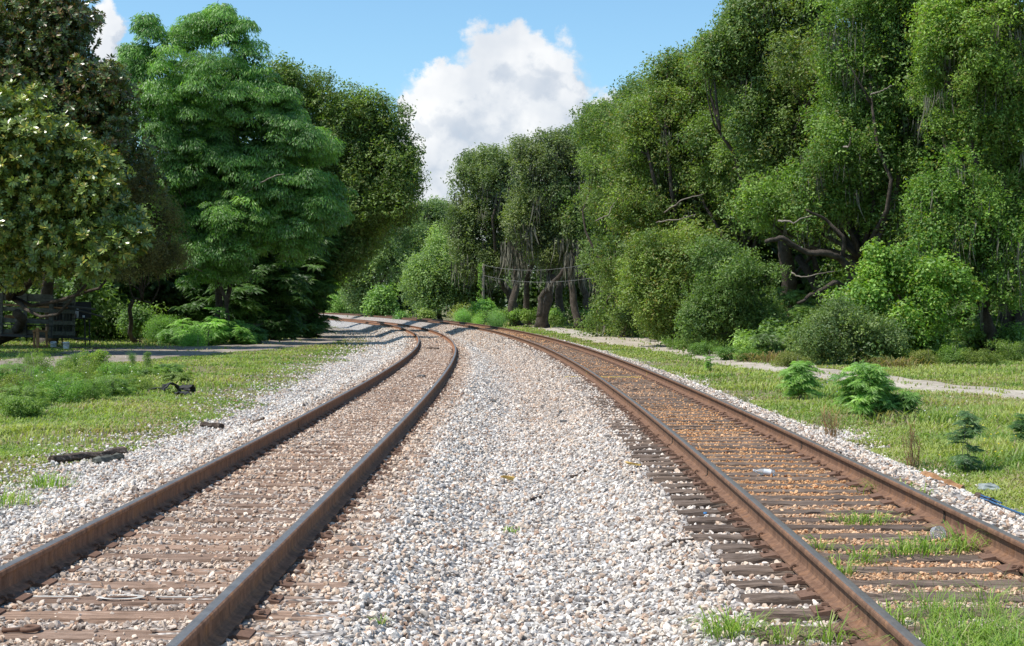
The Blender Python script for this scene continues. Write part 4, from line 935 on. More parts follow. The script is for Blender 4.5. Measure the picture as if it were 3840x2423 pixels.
grass('grass', 210000, 12, 75, -1, 1, 'sunlit patchy grass between the left track and the dirt road')
grass('grass', 60000, 75, 190, -1, 2, 'grass along the far left roadside', 1.3)
grass('grass', 230000, 12, 80, 1, 3, 'bright verge grass on both sides of the right dirt track', 1.9)
grass('grass', 90000, 80, 210, 1, 4, 'tall grass in front of the mossy oaks', 1.5)

def tuft_blades(x, y, z, n, spread, h, r, w=.004, cols=((.26,.37,.07), (.17,.28,.05), (.40,.40,.17)), lean0=.3):
    px = x+r.normal(size=n)*spread; py = y+r.normal(size=n)*spread; an = np.arctan2(py-y, px-x)+r.normal(size=n)*.7
    d = np.stack([np.cos(an), np.sin(an), 0*an], 1); s = np.stack([-np.sin(an), np.cos(an), 0*an], 1); up = np.array([0, 0, 1.])
    hh = (h*(.45+.75*r.random(n)))[:, None]; lean = (lean0+1.1*r.random(n))[:, None]; o = np.stack([px, py, np.full(n, z)], 1); ww = (w*(.7+.7*r.random(n)))[:, None]
    p1 = o+d*lean*hh*.2+up*hh*.45; p2 = o+d*lean*hh*.62+up*hh*(.82-.15*lean); p3 = o+d*lean*hh*1.2+up*hh*(.95-.5*lean)
    V = np.stack([o-s*ww, o+s*ww, p1+s*ww, p1-s*ww, p2+s*ww*.75, p2-s*ww*.75, p3], 1); k = np.arange(n)*7
    c = np.array(cols)[r.choice(len(cols), n, p=[.55, .33, .12])]*(.75+.5*r.random((n, 1)))
    return V.reshape(-1, 3), [np.concatenate([np.stack([k, k+1, k+2, k+3], 1), np.stack([k+3, k+2, k+4, k+5], 1)]), np.stack([k+5, k+4, k+6], 1)], np.concatenate([c, c, c])
def tuft(u, v, h, n, spread, label, on=1.79, seed=0, seedheads=0):
    x, y = ground_at(u, v, on); r = np.random.default_rng(900+seed); z = float(bz(np.array([x]), np.array([y]))[0])
    V, Fs, c = tuft_blades(0, 0, 0, int(n*2.2), spread*1.1, h, r, .0020+.00012*y)
    o = mesh('grass_tuft', V, Fs, M_grass, col=c, loc=(x, y, z)); return tag(o, label, 'grass tuft')
for k, a in enumerate([(1975,1355,.14,26,.05,'small grass tuft beside the left rail of the right track, nearest the dense grass'),
    (1930,1300,.14,16,.03,'thin upright grass tuft between dark ties near the left rail of the right track'),
    (2030,1325,.13,34,.08,'ragged grass tuft in the middle of the right track, just above the dense grass patch'),
    (2130,1312,.15,60,.10,'largest grass tuft in the middle of the right track'),
    (2200,1305,.16,46,.09,'grass tuft in the right track close to the outer rail'),
    (2265,1300,.22,30,.06,'long-bladed grass tuft leaning against the outer rail of the right track'),
    (2000,1235,.10,40,.09,'flat grass tuft farthest up the right track, left of its twin'),
    (2060,1232,.11,40,.09,'flat grass tuft farthest up the right track, right of its twin'),
    (1715,1490,.16,70,.07,'big bright grass tuft in the white gravel at the bottom edge'),
    (1850,1512,.15,40,.07,'grass tuft at the foot of the right track rail at the bottom edge'),
    (1940,1512,.2,24,.05,'tall thin grass blades leaning on the rail at the bottom right'),
    (890,1452,.06,12,.02,'tiny grass tuft in the gravel beside the left track'),
    (1200,1240,.07,16,.03,'tiny weed tuft in the middle of the gravel strip'),
    (110,1115,.22,60,.12,'bright grass tuft growing through the gravel at the left'),
    (10,1150,.2,60,.15,'dark grass tuft at the left edge of the gravel'),
    (2110,1165,.16,50,.15,'grass tuft at the gravel edge right of the right track')]):
    tuft(*a, on=1.80 if 1300 < a[0] < 2300 or a[0] in (890,) else 1.95, seed=k)
def dense_patch():
    r = np.random.default_rng(31); Vs, Q, T, C, b = [], [], [], [], 0; Cq, Ct = [], []
    for k in range(230):
        y = 6.4+2.3*r.random()**1.3; o = -.62+1.6*r.random(); 
        if abs(o-.7555) < .1 or r.random() > sstep(8.9, 6.9, y)+.15: continue
        p = tpos(1, np.array([y]), np.array([o]))[0]; z = float(bz(p[:1], p[1:2])[0])
        V, Fs, c = tuft_blades(p[0], p[1], z, 40, .055, .12+.10*r.random(), r, .0028); n = len(V)//7
        Vs.append(V); Q.append(Fs[0]+b); T.append(Fs[1]+b); Cq.append(c[:2*n]); Ct.append(c[2*n:]); b += len(V)
    for k in range(160):                                    # thin seed stalks above the patch
        y = 6.6+2.6*r.random(); o = -.5+1.2*r.random(); p = tpos(1, np.array([y]), np.array([o]))[0]
        V, Fs, c = tuft_blades(p[0], p[1], -.22, 2, .02, .28, r, .0014, ((.2,.24,.1), (.16,.22,.08), (.3,.26,.14)), .1); n = len(V)//7
        Vs.append(V); Q.append(Fs[0]+b); T.append(Fs[1]+b); Cq.append(c[:2*n]); Ct.append(c[2*n:]); b += len(V)
    o = mesh('grass', np.concatenate(Vs), [np.concatenate(Q), np.concatenate(T)], M_grass, col=np.concatenate(Cq+Ct)); tag(o, 'dense green grass growing between the rails at the bottom right corner', 'grass', None, 'stuff')
dense_patch()

def weed(u, v, h, w, sp, colr, label, cat='weed', group=None, n=9, clump=.16, seed=0, stems=4, accent=None, acc_p=0., cone=.7, stemc=None, name='weed', hh=2.1):
    x, y = ground_at(u, v, hh); r = np.random.default_rng(2000+seed); z = float(gz(x, y)); root = empty(name, (x, y, z), label, cat, group)
    c = []; b = MB()
    for s in range(stems):
        an = r.random()*6.28; top = np.array([math.cos(an)*w*.5*r.random(), math.sin(an)*w*.5*r.random(), h*(.65+.35*r.random())]); p = limb_pts((r.normal()*.03, r.normal()*.03, -.02), top, r, .12, 6)
        b.tube(p, np.linspace(.003+.00013*y, .001+.00008*y, 6), 4)
        for k in range(n):
            t = .15+.85*r.random()**.8; q = p[0]+(top-p[0])*t; rad = w*.5*(1-cone*t); a2 = r.random()*6.28; q = q+np.array([math.cos(a2), math.sin(a2), 0])*rad*r.random()**.5; c.append(q)
    b.build('stem', stemc or M_twig, root, True)
    if sp:
        c = np.array(c); Q, C = scatter_clumps(sp, c, unit(c*[1, 1, .3]), clump*(.7+.6*r.random(len(c))), np.array(colr)*[.60, .56, .62], r, .18, accent, acc_p); quads('foliage', Q, C, M_leaf, root, (0, 0, 0))
    return root, c
RAG = (.16, .30, .06)
weed(1885,942,.98,.85,'fern',RAG,'tall bushy ragged weed left of the other tall weed beside the right dirt track',n=9,clump=.24,seed=1,stems=8)
weed(2035,985,1.15,1.0,'fern',RAG,'tallest dark green ragged weed in the right verge, against the dirt track',n=10,clump=.26,seed=2,stems=9)
weed(2110,985,.6,.9,'fern',(.09,.19,.04),'lower ragged weed growing right of the tallest one in the right verge',n=7,clump=.22,seed=3,stems=8)
weed(1668,878,.75,.3,'fern',RAG,'slim weed at the near edge of the right dirt track, far from the camera',n=9,clump=.13,seed=4,stems=2)
weed(2275,1115,.85,.4,'fern',(.075,.15,.055),'blue-green slender weed standing in the right verge grass above the pale rock',n=10,clump=.13,seed=5,stems=3)
weed(2400,1075,.75,.35,'fern',(.065,.14,.04),'ragged weed cut off by the right edge of the photo',n=12,clump=.13,seed=6,stems=3)
weed(1950,1055,.7,.4,'fine',(.12,.12,.06),'dry dark-stemmed weed standing in the gravel edge right of the right track',n=3,clump=.05,seed=7,stems=24,cone=.1,stemc=M_lumber)
weed(1915,1045,.55,.12,'fine',(.12,.11,.06),'single dry stalk just left of the dry dark-stemmed weed',n=3,clump=.04,seed=8,stems=3,stemc=M_log)
weed(2145,1105,.65,.25,'fine',(.13,.12,.07),'thin dry stalks in the verge grass between the rail and the slender weed',n=3,clump=.045,seed=9,stems=11,stemc=M_lumber)
weed(1745,960,.35,.4,'fine',(.13,.17,.05),'small weed with yellow flowers in the gravel edge beside the right track',n=7,clump=.08,seed=10,stems=5,accent=(.7,.5,.02),acc_p=.06)
weed(60,935,.95,.9,'fine',(.13,.16,.07),'thistle-like weed with pale round heads at the left edge',n=6,clump=.09,seed=11,stems=11,cone=.0,accent=(.40,.46,.2),acc_p=.25)
weed(345,868,.72,.4,'broad',(.12,.21,.05),'upright weed in front of the left dirt road, right of the yellow-green one',n=9,clump=.1,seed=12,stems=3)
weed(235,890,.75,.9,'broad',(.15,.25,.04),'yellow-green leafy weed mound in front of the left dirt road',n=14,clump=.13,seed=13,stems=7,accent=(.3,.3,.05),acc_p=.15)
weed(310,860,.5,.35,'fine',(.08,.17,.035),'small dark weed beside the upright weed at the left dirt road',n=9,clump=.12,seed=14,stems=3)
weed(467,830,.85,.12,'fine',(.12,.22,.05),'tall thin single weed against the left dirt road',n=14,clump=.05,seed=15,stems=2)
WG = 'leafy weeds in the left grass'; r_ = np.random.default_rng(8)
for k, (u, v, h, w) in enumerate([(30,900,.5,1.1),(110,915,.45,1.3),(180,905,.5,1.2),(60,965,.42,.9),(130,955,.4,1.1),(200,945,.4,1.2),(260,930,.4,1.1),(320,920,.32,1.0),(280,895,.4,1.),(350,890,.32,1.),(10,950,.45,.9),(60,985,.34,.7),(400,880,.3,.9),(170,870,.45,1.),(90,880,.5,1.),(420,905,.25,.7)]):
    weed(u, v, h*1.3, w*1.1, 'broad' if k % 3 else 'fern', (.105+.05*r_.random(), .195+.06*r_.random(), .04), 'one of the low leafy weeds crowding the left grass', group=WG, n=16, clump=.105, seed=40+k, stems=8, cone=.35)
WH = 'leafy weeds along the foot of the right-hand trees'
for k, (u, v, h, w) in enumerate([(1655,838,.6,1.2),(1710,846,.5,1.),(1760,850,.5,1.),(1850,862,.5,1.1),(2110,858,.6,1.2),(2170,862,.6,1.2),(2240,860,.7,1.3),(2310,862,.6,1.2),(2380,858,.8,1.4),(1600,820,.6,1.2),(2405,830,1.2,1.4)]):
    weed(u, v, h, w, 'broad', (.085+.05*r_.random(), .16+.06*r_.random(), .035), 'one of the leafy weeds at the shaded foot of the right-hand trees', group=WH, n=14, clump=.16, seed=70+k, stems=7, cone=.35)
for k, (u, v, lab) in enumerate([(1800,852,'brown dry grass clump left of the dense dark green shrub'),(2105,868,'brown dry grass clump right of the dense dark green shrub'),(1555,790,'pale dry grass clump by the last fence post')]):
    x, y = ground_at(u, v, 2.12); r = np.random.default_rng(k); V, Fs, c = tuft_blades(0, 0, 0, 260, .45, .55, r, .014, ((.26,.19,.09), (.18,.20,.06), (.34,.26,.14)), .2)
    tag(mesh('dry_grass', V, Fs, M_grass, col=c, loc=(x, y, float(gz(x, y)))), lab, 'dry grass')
def flowers():
    r = np.random.default_rng(12); c = []; col = []
    def put(u, v, su, sv, n, k, hz):
        for _ in range(n):
            x, y = ground_at(u+r.normal()*su, v+r.normal()*sv, 2.1); c.append((x, y, float(gz(x, y))+hz*(.5+.6*r.random()))); col.append(k)
    W, Yl, B = (.8, .8, .76), (.75, .6, .04), (.22, .2, .42)
    put(230, 905, 80, 22, 34, W, .45); put(600, 925, 30, 8, 18, W, .2); put(60, 920, 50, 20, 20, W, .5); put(2230, 985, 60, 15, 16, W, .25); put(1940, 935, 30, 14, 26, B, .6); put(2330, 1080, 50, 30, 22, Yl, .35); put(1180, 760, 90, 6, 20, W, .5); put(1420, 775, 60, 8, 14, Yl, .5)
    c = np.array(c); n = len(c); q = leaves_from(c, np.tile([0, -.5, .8], (n, 1)), .02+.0005*c[:, 1], .018+.0004*c[:, 1], 0, .3, r)
    tag(quads('wildflowers', q, np.array(col), M_leaf, None, (0, 0, 0)), 'tiny white, yellow and blue wildflowers scattered through the grass', 'flowers', None, 'stuff')
flowers()

# ------------------------------------------------------------------ far fence, vines, utility poles and wires
def pole(u, vtop, d, label):
    t = P(u, vtop, d); g = float(gz(t[0], t[1])); root = empty('utility_pole', (t[0], t[1], g), label, 'pole', 'utility poles of the old line')
    b = MB(); h = t[2]-g; b.tube([(0, 0, -.2), (.02, 0, h*.5), (0, 0, h)], (.17, .155, .13), 10); b.build('post', M_twig, root, True)
    k = MB(); k.tube([(0, -.1, h-.25), (0, -.22, h-.25), (0, -.22, h-.1)], .03, 6); k.build('insulator', M_grey, root); return root, t, h
p1, t1, h1 = pole(1136, 620, 148, 'weathered wooden utility pole wrapped in vine at its top, left of the mossy oaks')
p2, t2, h2 = pole(1513, 585, 112, 'utility pole mostly hidden in the foliage of the right-hand oaks')
r = np.random.default_rng(5); zs = np.linspace(1.2, h1-.1, 26); c = np.stack([r.normal(size=26)*.12-.28, r.normal(size=26)*.12-.1, zs], 1)
Q, C = scatter_clumps('broad', c, unit(c*[1, 1, 0]), .12+.22*r.random(26)*(.2+zs/h1), np.array((.11, .19, .04)), r); quads('vine', Q, C, M_leaf, p1, (0, 0, 0))
def wire(a, b, sag, label, moss_n, seed):
    r = np.random.default_rng(seed); t = np.linspace(0, 1, 40)[:, None]; p = a+(b-a)*t; p[:, 2] -= sag*4*(t*(1-t))[:, 0]
    o = MB(); o.tube(p, .013, 5); w = o.build('utility_wire', M_wire); tag(w, label, 'wire', 'wires of the old line')
    k = np.sort((r.random(moss_n)**1.3*30).astype(int)+2); mq = moss_strands(p[k]-[0, 0, .02], r, (.2, .9), (.015, .035), 5, .09)
    quads('spanish_moss', mq, np.array([.27, .25, .2])*(.7+.5*r.random((len(mq), 1))), M_moss, w, (0, 0, 0))
wire(t1+[0, -.2, -.12], t2+[0, 0, .1], 1.05, 'upper sagging wire running from the utility pole into the oaks', 8, 1)
wire(t1+[0, -.2, -1.15], t2+[0, 0, -1.3], .95, 'lower sagging wire hung with tufts of grey moss', 24, 2)
fence = None
fx = [(1425,748,768),(1447,748,768),(1473,750,768),(1500,752,770),(1530,755,775),(1556,760,784)]
q = [P(u, vb, 141-3*k) for k, (u, vt, vb) in enumerate(fx)]; g0 = q[0]; fz = float(gz(g0[0], g0[1])); root = empty('post_fence', (g0[0], g0[1], fz), 'old wooden post fence with one rail, half hidden by vines beyond the right dirt track', 'fence')
for k, p in enumerate(q):
    b = MB(); hgt = 1.25; b.box((p[0]-g0[0], p[1]-g0[1], hgt/2-.1), (.17, .17, hgt), j=.012); b.build('fence_post', M_grey if k % 2 else M_log, root)
b = MB(); b.bar((0, -.1, .62), (q[1][0]-g0[0], q[1][1]-g0[1]-.1, .58), .07, .12); b.build('fence_rail', M_grey, root)
b = MB()
for k in range(len(q)-1):
    for z in (.35, .7, 1.0): b.tube([(q[k][0]-g0[0], q[k][1]-g0[1]-.1, z), (q[k+1][0]-g0[0], q[k+1][1]-g0[1]-.1, z)], .012, 4)
b.build('fence_wire', M_wire, root)
VG = 'vine mounds along the far fence'
for k, (u, v, rp, d) in enumerate([(1090,742,16,160),(1120,742,14,158),(1195,742,13,156),(1225,745,13,155),(1255,746,12,154),(1290,748,13,153),(1320,748,12,152),(1350,750,14,150),(1380,750,14,149),(1405,752,13,148),(1440,752,13,146),(1470,755,13,144),(1500,757,14,142),(1525,760,14,140),(1160,740,15,158)]):
    r = np.random.default_rng(k+600); W = []
    for j in range(4): c = P(u+r.normal()*11, v+r.normal()*3, d); s = rp*PXM(d)*(.8+.4*r.random()); W.append((*c, s*1.25, s*.9, s))
    g = P(u, v, d); org = np.array([g[0], g[1], float(gz(g[0], g[1]))]); root = empty('vine_mound', org, 'one of the bright vine mounds smothering the far fence line', 'vine', VG)
    Q, C = crown(W, 'broad', .5, np.array((.085+.03*r.random(), .135+.03*r.random(), .035)), r, .15, (.2, .24, .05), .12, 3); quads('foliage', Q, C, M_leaf, root, org)
for a in [('vine_mound', 'vine mound heaped around the foot of the utility pole', 1138, 722, 22, 147, 'broad', (.095,.175,.04), .6, 701, 'vine'),
          ('bush', 'pale feathery bush in front of the utility pole, nearest to the far tracks', 1166, 748, 15, 128, 'fine', (.085,.15,.05), .5, 702, 'bush'),
          ('bush', 'rounded light green bush left of the pale feathery bush', 1085, 745, 17, 140, 'fine', (.10,.18,.05), .55, 703, 'bush'),
          ('bush', 'low light green bush right of the rounded bush, under the pole', 1125, 748, 14, 138, 'fine', (.11,.19,.05), .5, 704, 'bush'),
          ('bush', 'low olive bush beside the far tracks under the bushy pale green tree', 1000, 742, 13, 160, 'broad', (.10,.14,.04), .6, 705, 'bush'),
          ('bush', 'low dark green bush beside the far tracks, right of the vine-hung small tree', 945, 745, 12, 165, 'broad', (.06,.12,.03), .6, 706, 'bush')]:
    bush(*a[:9], a[9], cat=a[10])

# ------------------------------------------------------------------ the yard at the left: stake trailer, lumber, stand, buckets, junk table
def Zf(zx, zy, d): return P(zx*.1975/1.5953, (1040+zy*.1975)/1.5953, d)       # points read off an enlargement of that corner
D = 71.5
corner = Zf(985, 1200, D); A = np.array([-1., .12, .035]); A /= np.linalg.norm(A); Bd = np.array([.30, .95, -.02]); Bd /= np.linalg.norm(Bd); Up = np.array([0, 0, 1.])
gzc = float(gz(corner[0], corner[1])); tr = empty('stake_trailer', (corner[0], corner[1], gzc), 'dark utility trailer with grey wooden stake sides parked under the magnolia', 'trailer')
def T(a, b, z): return A*a+Bd*b+Up*(z+.03*a*0)
LA, LB_ = 5.0, 1.9
b = MB()
for z in (.55,): 
    for bb in (0, LB_): b.bar(T(0, bb, z), T(LA, bb, z), .07, .12)
    for aa in (0, LA): b.bar(T(aa, 0, z), T(aa, LB_, z), .07, .12)
for bb in (-.03,): b.bar(T(0, bb, 1.08), T(LA, bb, 1.08), .05, .05)
for aa in np.arange(0, 5.1, 1.25): b.bar(T(aa, -.03, .55), T(aa, -.03, 1.1), .05, .05)
b.bar(T(-.03, 0, 1.08), T(-.03, LB_, 1.08), .05, .05); b.bar(T(-.03, .9, .55), T(-1.35, .95, .5), .08, .08)
b.build('frame', M_black, tr)
b = MB()
for k in range(8): b.bar(T(.02, .12+k*.235, .63), T(LA-.02, .12+k*.235, .63), .22, .04)
b.build('deck', M_log, tr)
for aa in (.06, 1.36, 2.6, 3.9, 4.95):
    b = MB(); b.bar(T(aa, .02, .5), T(aa, .02, 2.60), .17, .09); b.build('stake', M_grey, tr)
for bb in (LB_-.05, LB_*.5):
    b = MB(); b.bar(T(.02, bb, .5), T(.02, bb, 2.55), .09, .12); b.build('stake', M_grey, tr)
for z in (.75, 1.27, 1.83, 2.33, 2.52-.02):
    if z > 2.4: continue
    b = MB(); b.bar(T(0, .1, z), T(LA, .1, z), .04, .2); b.build('side_board', M_grey, tr)
    b = MB(); b.bar(T(-.02, 0, z-.02), T(-.02, LB_, z-.02), .04, .19); b.build('end_board', M_grey, tr)
b = MB(); b.bar(T(0, .1, 2.50), T(LA, .1, 2.50), .04, .2); b.build('side_board', M_grey, tr)
for k in range(7):
    b = MB(); b.bar(T(.05, .2+k*.26, .65), T(.05, .2+k*.26, 2.45), .025, .03); b.build('panel_rib', M_grey, tr)
b = MB(); b.bar(T(.09, .12, 1.5), T(.09, LB_-.1, 1.5), .015, 1.7); b.build('end_panel', M_black, tr)
for k, aa in enumerate((3.1, 3.75)):
    o = MB(); a = np.linspace(0, 2*np.pi, 25); c = T(aa, -.18, .34); o.tube(np.stack([c[0]+.25*np.cos(a), np.full(25, c[1]), c[2]+.25*np.sin(a)], 1), .09, 8, False); w = o.build('wheel', M_rubber, tr, True)
    o = MB(); o.tube([c+[0, -.06, 0], c+[0, .06, 0]], .17, 14); o.build('rim', M_grey, w)
def yard(name, b, m, label, cat, loc, group=None, sm=False):
    o = b.build(name, m, None, sm, loc=loc); return tag(o, label, cat, group)
base = np.array([corner[0], corner[1], gzc])
r = np.random.default_rng(66)
for k, (bb, z, a0, a1, lab) in enumerate([(.35, 1.98, -.3, 3.8, 'front raw plank of the lumber lying across the trailer sides'), (.65, 1.98, -.15, 3.6, 'second raw plank of the lumber lying across the trailer sides'), (1.0, 2.0, -.2, 3.9, 'rear raw plank of the lumber lying across the trailer sides')]):
    b = MB(); b.bar(T(a0, bb, z), T(a1, bb, z+.05), .2, .07); yard('plank', b, M_lumber, lab, 'plank', base, 'lumber on the trailer')
b = MB(); b.tube([T(.15, .5, 2.1), T(-1.5, 1.2, 1.98)], .05, 8); yard('gutter_pipe', b, M_grey, 'upper grey pipe sticking out over the end of the trailer', 'pipe', base, 'pipes on the trailer', True)
b = MB(); b.tube([T(.2, .9, 2.08), T(-1.75, 1.5, 1.62)], .045, 8); yard('gutter_pipe', b, M_grey, 'lower drooping grey pipe sticking out over the end of the trailer', 'pipe', base, 'pipes on the trailer', True)
b = MB(); b.tube([T(2.0, .5, 1.42), T(2.7, .5, 1.43)], .1, 10); yard('log', b, M_lumber, 'short pale log lying on the trailer shelf', 'log', base, None, True)
b = MB(); b.bar(T(.05, .9, 1.36), T(LA-.1, .9, 1.36), 1.4, .05); yard('shelf_board', b, M_log, 'wide board laid across the trailer as a shelf', 'board', base)
b = MB(); b.box(T(.35, .6, 1.85+.0), (.07, .07, .16)); yard('bottle', b, M_orange, 'small orange bottle standing between the trailer side boards', 'bottle', base+[0, 0, -.01])
# brown lumber stand in front
D2 = 70.0; s0 = Zf(720, 1335, D2); sz = float(gz(s0[0], s0[1])); st = empty('lumber_stand', (s0[0], s0[1], sz), 'small stand knocked together from brown lumber in front of the trailer', 'stand')
def S(zx, zy, dy=0.): p = Zf(zx, zy, D2+dy); return p-np.array([s0[0], D2, s0[2]])+np.array([0, dy*0, 0])
b = MB(); b.bar(S(722, 1338), S(712, 930), .13, .09); b.build('post', M_lumber, st)
for a_, c_, dy in (((622, 1310), (618, 985), .25), ((832, 1310), (818, 1000), .5)):
    b = MB(); b.bar(S(*a_)+[0, dy, 0], S(*c_)+[0, dy, 0], .08, .08); b.build('leg', M_lumber, st)
b = MB(); b.bar(S(600, 1000)+[0, .2, 0], S(742, 962)+[0, -.02, 0], .07, .1); b.bar(S(735, 985)+[0, .02, 0], S(840, 1010)+[0, .5, 0], .07, .1); b.build('top_rail', M_lumber, st)
b = MB(); b.bar(S(600, 1330)+[0, .25, .03], S(740, 1322)+[0, .1, .03], .08, .07); b.bar(S(750, 1318)+[0, .05, .03], S(805, 1322)+[0, .5, .03], .12, .1); b.build('foot', M_lumber, st)
def bucket(zx, zy, d, h, label, tilt=0):
    p = Zf(zx, zy, d); g = float(gz(p[0], p[1])); root = empty('bucket', (p[0], p[1], g), label, 'bucket'); root.rotation_euler = (tilt, 0, 0); b = MB(); n = 20; a = np.arange(n)*2*np.pi/n
    rings = [(.125, 0), (.135, h*.5), (.142, h*.84), (.155, h*.85), (.155, h*.90), (.148, h*.91), (.15, h), (.14, h), (.122, .02)]
    V = np.concatenate([np.stack([q*np.cos(a), q*np.sin(a), 0*a+z], 1) for q, z in rings]+[[[0, 0, .02]]]); i = np.arange(len(rings)-1)[:, None]*n; k = np.arange(n)[None]; k2 = (k+1) % n
    b.add(V, np.stack([i+k, i+k2, i+n+k2, i+n+k], -1).reshape(-1, 4), [[8*n+j, 8*n+(j+1) % n, 9*n] for j in range(n)]); b.build('tub', M_white, root, True)
    c = MB(); t = np.linspace(0, np.pi, 12); c.tube(np.stack([.155*np.cos(t), -.06*np.sin(t)-.1*np.sin(t), h*.88-.12*np.sin(t)], 1), .005, 5); c.build('handle', M_wire, root)
bucket(1258, 1372, 68.2, .38, 'white plastic bucket standing on the ground beside the trailer')
bucket(1022, 1310, 71.0, .34, 'second white bucket tucked under the corner of the trailer', .25)
# junk table at the right of the trailer
tp = Zf(1400, 1180, 74); tg = float(gz(tp[0], tp[1])); tb = empty('work_table', (tp[0], tp[1], tg), 'dark table loaded with cans and scraps beside the trailer', 'table')
b = MB(); b.box((0, 0, 1.42), (1.55, .9, .05)); b.build('tabletop', M_black, tb)
b = MB(); b.box((0, .43, 1.85), (1.5, .04, .8)); b.build('back_panel', M_black, tb)
for sx, sy in ((-.7, -.4), (.7, -.4), (-.7, .4), (.7, .4)):
    b = MB(); b.bar((sx, sy, 0), (sx*.95, sy, 1.4), .06, .06); b.build('leg', M_black, tb)
tB = np.array([tp[0], tp[1], tg+1.445])
def can(dx, dy, rr, h, m, label, cat='can'):
    b = MB(); b.tube([(0, 0, 0), (0, 0, h*.9), (0, 0, h)], (rr, rr, rr*.8), 12); yard('can' if cat == 'can' else 'jug', b, m, label, cat, tB+[dx, dy, 0], 'clutter on the work table', True)
can(-.55, -.1, .08, .3, M_white, 'white can at the left end of the work table'); can(-.35, -.2, .11, .2, M_orange, 'orange jug lying in the clutter of the work table', 'jug'); can(.05, -.15, .08, .2, M_red, 'dark red can in the middle of the work table')
can(.2, -.1, .07, .45, M_white, 'tall white can on the work table'); can(.55, -.2, .06, .12, M_white, 'small white can at the right end of the work table')
for k, (zx, zy, dz, L, lab) in enumerate([(1500, 1330, 0, 2.4, 'long board lying on the dirt right of the bucket'), (1420, 1290, 1.2, 1.8, 'weathered board lying on the ground behind the bucket'), (1700, 1345, -.6, 1.6, 'short board lying on the dirt road edge near the bucket')]):
    p = Zf(zx, zy, 70+dz); b = MB(); b.box((0, 0, .04), (L, .16, .06), j=.008); o = yard('board', b, M_log, lab, 'board', (p[0], p[1], float(gz(p[0], p[1]))+.03), 'boards on the ground of the yard'); o.rotation_euler = (0, 0, r.normal()*.15)

# ------------------------------------------------------------------ loose things on the ballast and in the grass
def chunk(name, u, v, size, m, label, cat, on=2.1, rz=0., rough=.16, group=None, sink=.3, tilt=0., bal=True):
    x, y = ground_at(u, v, on); r = np.random.default_rng(int(u+v)); n, mm = 10, 12; th = np.linspace(0, np.pi, n); ph = np.arange(mm)*2*np.pi/mm
    V = np.array([[math.sin(t)*math.cos(p), math.sin(t)*math.sin(p), math.cos(t)] for t in th for p in ph])
    V = np.sign(V)*np.abs(V)**.7; V *= 1+rough*r.normal(size=(len(V), 1))*.6; V = V*np.array(size)*.5
    i = np.arange(n-1)[:, None]*mm; k = np.arange(mm)[None]; Q = np.stack([i+k, i+mm+k, i+mm+(k+1) % mm, i+(k+1) % mm], -1).reshape(-1, 4)
    z = float(bz(np.array([x]), np.array([y]))[0]) if bal else float(gz(x, y))
    o = mesh(name, V, Q, m, loc=(x, y, z+size[2]*(.5-sink))); o.rotation_euler = (tilt, 0, rz); return tag(o, label, cat, group)
def curl(u, v, w, h, label, rz, d=.35):
    """curved strip of torn rubber"""
    x, y = ground_at(u, v, 2.1); r = np.random.default_rng(int(u)); a = np.linspace(.15, 2.7, 12); ys_ = np.linspace(-.5, .5, 5)
    V = np.array([[w*.5*math.cos(t)+.02*r.normal(), s*d*(1-.2*r.random()), h*math.sin(t)+.01*r.normal()] for t in a for s in ys_]); V2 = V*[.9, .96, .88]
    i = np.arange(11)[:, None]*5; k = np.arange(4)[None]; Q = np.stack([i+k, i+k+1, i+5+k+1, i+5+k], -1).reshape(-1, 4)
    e = [[j, j+60, (j+5)+60, j+5] for j in list(range(0, 55, 5))+[]]+[[j+4, j+9, j+69, j+64] for j in range(0, 55, 5)]
    o = mesh('rubber_scrap', np.concatenate([V, V2]), np.concatenate([Q, Q[:, ::-1]+60, np.array(e)]), M_rubber, loc=(x, y, float(gz(x, y))+.02)); o.rotation_euler = (0, 0, rz); tag(o, label, 'rubber scrap', 'torn tyre scraps in the left grass')
curl(402, 927, .42, .28, 'curled black tyre scrap standing highest in the left grass', .5); curl(378, 922, .65, .10, 'flat wide tyre scrap left of the curled one', .1, .4); curl(428, 930, .38, .10, 'low tyre scrap just right of the curled one', -.3); curl(440, 925, .25, .2, 'small upright tyre scrap at the right end of the scraps', 1.2)
def log(u0, v0, u1, v1, rad, m, label, on=2.05, name='timber', cat='timber', z0=None, flatk=1.):
    x0, y0 = ground_at(u0, v0, on); x1, y1 = ground_at(u1, v1, on); r = np.random.default_rng(int(u0+v0)); n = 9; t = np.linspace(0, 1, n)
    x, y = x0+(x1-x0)*t, y0+(y1-y0)*t; z = (bz(x, y) if z0 is None else np.full(n, z0))+rad*.6*flatk
    p = np.stack([x, y, z], 1); org = p[0].copy(); p = p-org+r.normal(size=(n, 3))*rad*.12; b = MB(); b.tube(p, rad*(.8+.3*r.random(n)), 7); V = b.v[0]; V += r.normal(size=V.shape)*rad*.10
    o = b.build(name, m, loc=org); return tag(o, label, cat)
log(120,1082,290,1058,.065,M_log,'long split old timber lying on the gravel edge at the left')
log(222,1084,284,1074,.06,M_grey,'short pale timber lying against the long split one')
log(2172,1128,2265,1140,.05,M_lumber,'brown broken plank lying in the gravel edge right of the right track',1.98)
log(2190,1150,2245,1160,.03,M_log,'thin grey splinter of wood below the brown broken plank',1.95)
log(2300,1185,2330,1195,.05,M_log,'short dark wood stub beside the blue strap',1.95)
